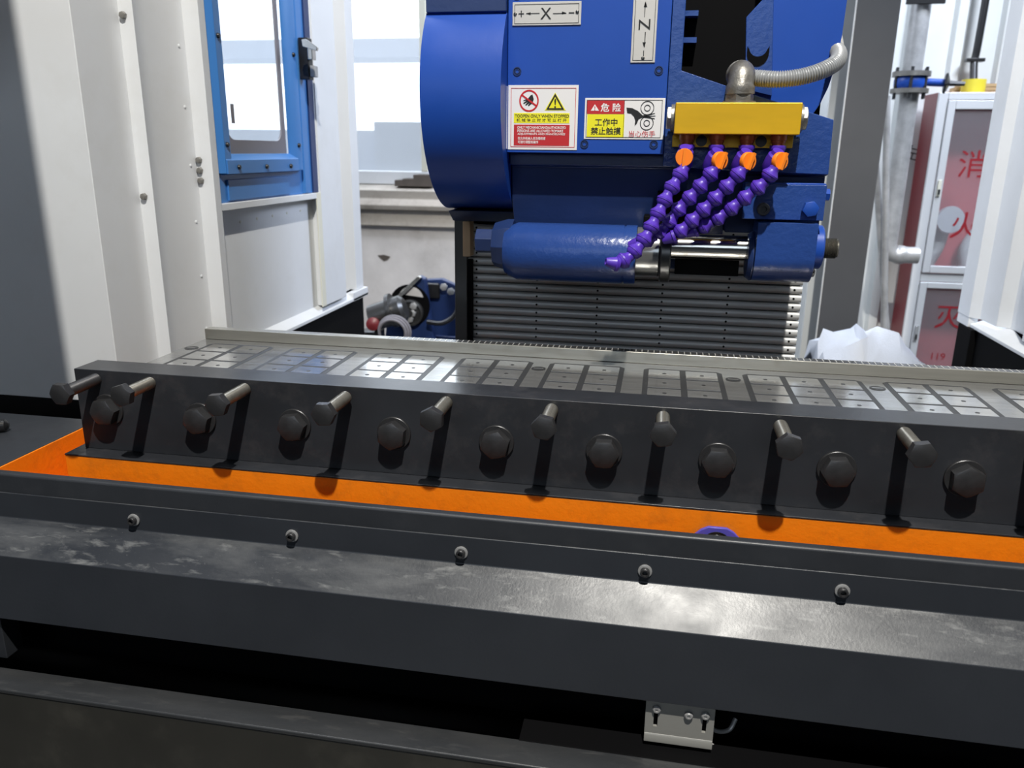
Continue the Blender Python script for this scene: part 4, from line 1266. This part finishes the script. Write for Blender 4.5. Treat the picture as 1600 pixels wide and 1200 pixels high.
# hand-written sign on the wall
label = text('wall_writing', '\u5de6', *xz(1425, 238, WY - 0.03), WY - 0.023, wall, 'ink', h=0.05, rot=-0.2)

FC = thing('fire_cabinet', (1.2, 3.1, -1.2), 'dark red fire hose cabinet with white framed glass doors by the right wall', 'cabinet')
fx0, fx1 = 0.905, 1.62
part('cabinet_body', MB().box(fx0, fx0 + 0.012, 3.10, 3.245, -1.2, 0.2045), 'maroon', FC)
part('cabinet_side', MB().box(fx1 - 0.012, fx1, 3.10, 3.245, -1.2, 0.2045), 'maroon', FC)
part('cabinet_back', MB().box(fx0 + 0.012, fx1 - 0.012, 3.234, 3.245, -1.2, 0.2045), 'redcab', FC)
part('cabinet_top', MB().box(fx0 + 0.012, fx1 - 0.012, 3.10, 3.234, 0.192, 0.2045), 'maroon', FC)
part('cabinet_shelf', MB().box(fx0 + 0.012, fx1 - 0.012, 3.105, 3.234, -0.43, -0.415), 'maroon', FC)
fm = MB()
fm.box(fx0, fx0 + 0.030, 3.085, 3.0995, -1.2, 0.2045)
part('front_stile', fm, 'alu', FC, 0.002)
part('front_rail', MB().box(fx0 + 0.0302, fx1, 3.085, 3.0995, 0.1815, 0.2045), 'alu', FC, 0.002)
part('front_rail', MB().box(fx0 + 0.0302, fx1, 3.085, 3.0995, -0.437, -0.408), 'alu', FC, 0.002)


def cab_door(z0, z1, zgt, zgb, lab):
    m = MB()
    m.box(fx0 + 0.031, fx0 + 0.055, 3.077, 3.092, z0, z1)
    m.box(fx1 - 0.06, fx1 - 0.01, 3.077, 3.092, z0, z1)
    m.box(fx0 + 0.055, fx1 - 0.06, 3.077, 3.092, zgt, z1)
    m.box(fx0 + 0.055, fx1 - 0.06, 3.077, 3.092, z0, zgb)
    d = part('glass_door', m, 'alu', FC, 0.002, lab)
    part('door_pane', MB().box(fx0 + 0.055, fx1 - 0.06, 3.083, 3.087, zgb, zgt), 'cabglass', d)
    return d


d1 = cab_door(-0.405, 0.179, 0.150, -0.380, 'upper glass door')
d2 = cab_door(-1.15, -0.439, -0.460, -1.12, 'lower glass door')
for d, px, py in ((d1, 1465, 294), (d2, 1430, 520)):
    p = at(px, py, 3.077)
    part('door_latch', MB().box(fx0 + 0.036, fx0 + 0.048, 3.071, 3.077, p[2] - 0.028, p[2] + 0.028), 'cream' if d is d1 else 'zinc', d, 0.002)
    part('latch_key', MB().box(fx0 + 0.039, fx0 + 0.045, 3.067, 3.071, p[2] - 0.022, p[2] - 0.004), 'darksteel', d)
for d, ch, px, py, h_ in ((d1, '\u6d88', 1520, 256, 0.105), (d1, '\u706b', 1508, 352, 0.105), (d2, '\u706d', 1482, 496, 0.095), (d2, '119', 1466, 557, 0.03)):
    c = xz(px, py, 3.082)
    text('door_character', ch, c[0], c[1], 3.0825, d, 'brushred', h=h_ * 0.86)
cp = MB()
pc = at(1483, 343, 3.15)
cp.lathe([(0, 0.028), (0, 0.046), (0.01, 0.048), (0.03, 0.044), (0.055, 0.036), (0.055, 0.02), (0.012, 0.024)], (pc[0], 3.13, pc[2]), (0, 1, 0), 32)
hc = single('hose_coupling', cp, 'alu', (pc[0], 3.15, pc[2]), 'round white hose coupling behind the upper cabinet glass', 'coupling')
pts, _ = spline([(pc[0], 3.186, pc[2]), (pc[0] - 0.005, 3.20, pc[2] - 0.03), (pc[0] - 0.02, 3.19, pc[2] - 0.10), (pc[0] - 0.045, 3.19, pc[2] - 0.16)], 16)
part('coupling_hose', MB().tube(pts, 0.03, 16), 'hose', hc)
pts, _ = spline([(pc[0] + 0.10, 3.2, -0.41), (pc[0] + 0.09, 3.2, -0.33), (pc[0] + 0.13, 3.2, -0.26), (pc[0] + 0.19, 3.2, -0.24)], 14)
single('fire_hose', MB().tube(pts, 0.025, 14), 'hose', (pc[0] + 0.1, 3.2, -0.41), 'pale fire hose loop standing in the lower right of the upper cabinet', 'hose')
tp = at(1519, 135, 3.15)
single('tape_roll', MB().lathe([(0, 0.028), (0, 0.038), (0.044, 0.038), (0.044, 0.028), (0, 0.028)], (tp[0], 3.14, 0.2047), (0, 0, 1), 28, False), 'tape', (tp[0], 3.14, 0.2047),
       'yellow tape roll lying on top of the red cabinet', 'tape')
for i in range(3):
    single('cardboard_sheet', MB().box(0.965 + 0.015 * i, 1.45 - 0.05 * i, 3.16 + 0.005 * i, 3.235, 0.2046 + 0.012 * i, 0.2046 + 0.012 * i + 0.010), 'card', (1.2, 3.21, 0.2046 + 0.012 * i),
           ('brown cardboard sheet on the red cabinet, bottom of three', 'brown cardboard sheet on the red cabinet, middle of three', 'brown cardboard sheet on the red cabinet, top of three')[i], 'cardboard', 'cardboard on the cabinet')

# woven sack: faceted crumpled bag standing on the floor
sk = MB()
top = [(1266, 556), (1272, 540), (1283, 522), (1310, 519), (1340, 519), (1349, 514), (1372, 519), (1404, 526), (1422, 540), (1440, 556), (1455, 570)]
tz = [xz(a, b2, 1.9) for a, b2 in top]
n = len(tz)
rings = []
for dy, kz, kx in ((0.0, -0.10, 1.0), (-0.03, -0.075, 1.0), (0.02, -0.02, 0.98), (0.06, 0.0, 0.95), (0.12, -0.012, 0.93), (0.2, -0.05, 0.96), (0.25, -0.2, 1.0)):
    cx = 0.48
    rings.append([(cx + (x_ - cx) * kx, 1.84 + dy + 0.012 * math.sin(3.1 * j + 2 * dy * 20), z_ + kz + 0.014 * math.sin(5 * j + dy * 60)) for j, (x_, z_) in enumerate(tz)])
rings = [[(x_, rings[0][0][1] - 0.01, -1.2) for (x_, _, _) in rings[0]]] + rings + [[(x_, rings[-1][0][1] + 0.01, -1.2) for (x_, _, _) in rings[-1]]]
sk.loft(rings, False, False)
sko = single('woven_sack', sk, 'sack', (0.48, 1.95, -1.2), 'white woven plastic sack slumped behind the chuck below the dark column', 'sack')
sb = sko.modifiers.new('solid', 'SOLIDIFY')
sb.thickness = 0.004

# ------------------------------------------------------------------ background left: spare blue machine head on the floor
bmach = thing('blue_machine', (-0.76, 2.45, -1.2), 'dark blue machine frame with round cut-out standing behind the enclosure', 'machine')
fr_ = [xz(600, 540, 2.4), xz(606, 486, 2.4), xz(612, 472, 2.4), xz(655, 431, 2.4), xz(664, 436, 2.4), xz(668, 470, 2.4), xz(672, 500, 2.4), xz(680, 540, 2.4)]
part('side_cheek', MB().prism_y(fr_, 2.40, 2.43), 'navy', bmach, 0.004)
pr_ = [xz(664, 437, 2.45), xz(690, 436, 2.45), xz(712, 446, 2.45), xz(716, 520, 2.45), xz(716, 545, 2.45), xz(668, 545, 2.45)]
part('rear_cheek', MB().prism_y(pr_, 2.45, 2.48), 'navy', bmach, 0.004)
cc = at(640, 482, 2.395)
part('cutout', MB().lathe([(0, 0.066), (0.004, 0.066), (0.004, 0.002)], (cc[0], 2.3995, cc[2] + 0.01), (0, -1, 0), 32), 'black', bmach, 0, 'round dark cut-out with pulley')
part('pale_arc', MB().prism_y(arc(cc[0] + 0.006, cc[2] + 0.03, 0.040, 0.2, PI - 0.4, 14), 2.392, 2.395), 'plaster', bmach)
part('pulley', MB().lathe([(0, 0.042), (0.012, 0.042), (0.014, 0.036), (0.008, 0.03), (0.008, 0.012), (0.022, 0.012), (0.022, 0.002)], (cc[0] + 0.004, 2.395, cc[2] - 0.012), (0, -1, 0), 28), 'darksteel', bmach)
fbm = shared('machine_bolt', MB().hexhead((0, 0, 0), (0, -1, 0), 0.012, 0.010, 0.2), 'zinc')
for px, py in ((618, 478), (645, 489), (632, 487), (647, 478), (641, 498), (705, 455), (694, 448)):
    inst('machine_bolt', fbm, bmach, at(px, py, 2.385 if px < 690 else 2.44))
part('edge_strip', MB().prism_y([xz(618, 465, 2.395), xz(655, 430, 2.395), xz(660, 433, 2.395), xz(623, 469, 2.395)], 2.38, 2.398), 'steel', bmach, 0.002)
part('hydraulic_hose', MB().tube(spline([at(668, 503, 2.38), at(690, 505, 2.37), at(708, 495, 2.38), at(718, 478, 2.40)], 18)[0], 0.008, 10), 'blackgloss', bmach)
part('machine_foot', MB().box(fr_[0][0] + 0.01, pr_[3][0], 2.44, 2.60, -1.2, -0.58), 'navy', bmach, 0.005)
part('gear_case', MB().box(xz(667, 445, 2.5)[0], xz(695, 480, 2.5)[0], 2.435, 2.45, xz(690, 462, 2.5)[1], xz(667, 437, 2.5)[1]), 'blackgloss', bmach, 0.006)
# clutter of a motor at its left
mo = thing('electric_motor', (-0.82, 2.26, -1.2), 'small grey motor with a coil of grey cable left of the dark blue machine', 'motor')
a = at(592, 490, 2.24)
part('motor_body', MB().lathe([(0, 0.02), (0, 0.04), (0.10, 0.042), (0.11, 0.03), (0.11, 0.01)], (a[0] - 0.03, 2.26, a[2] - 0.02), (1, 0.1, 0.35), 20), 'darksteel', mo)
part('motor_flange', MB().lathe([(0, 0.02), (0, 0.052), (0.012, 0.052), (0.012, 0.02)], (a[0] + 0.03, 2.26, a[2] + 0.005), (1, 0.1, 0.35), 20), 'darksteel', mo)
part('motor_cap', MB().lathe([(0, 0.02), (0.02, 0.02), (0.026, 0.008)], (a[0] - 0.01, 2.22, a[2] - 0.028), (0.2, -1, 0.2), 14), 'maroon', mo)
part('motor_stand', MB().box(a[0] - 0.06, a[0] + 0.0, 2.23, 2.29, -1.2, a[2] - 0.055), 'darksteel', mo, 0.004)
# coil of grey cable in front of it
coil = MB()
c = at(613, 520, 2.17)
for k in range(3):
    r = 0.040 + 0.004 * k
    coil.tube([(c[0] + r * math.cos(2 * PI * j / 28), 2.17 + 0.010 * k, c[2] + r * 0.95 * math.sin(2 * PI * j / 28)) for j in range(29)], 0.0042, 8)
part('cable_coil', coil, 'gasket', mo)
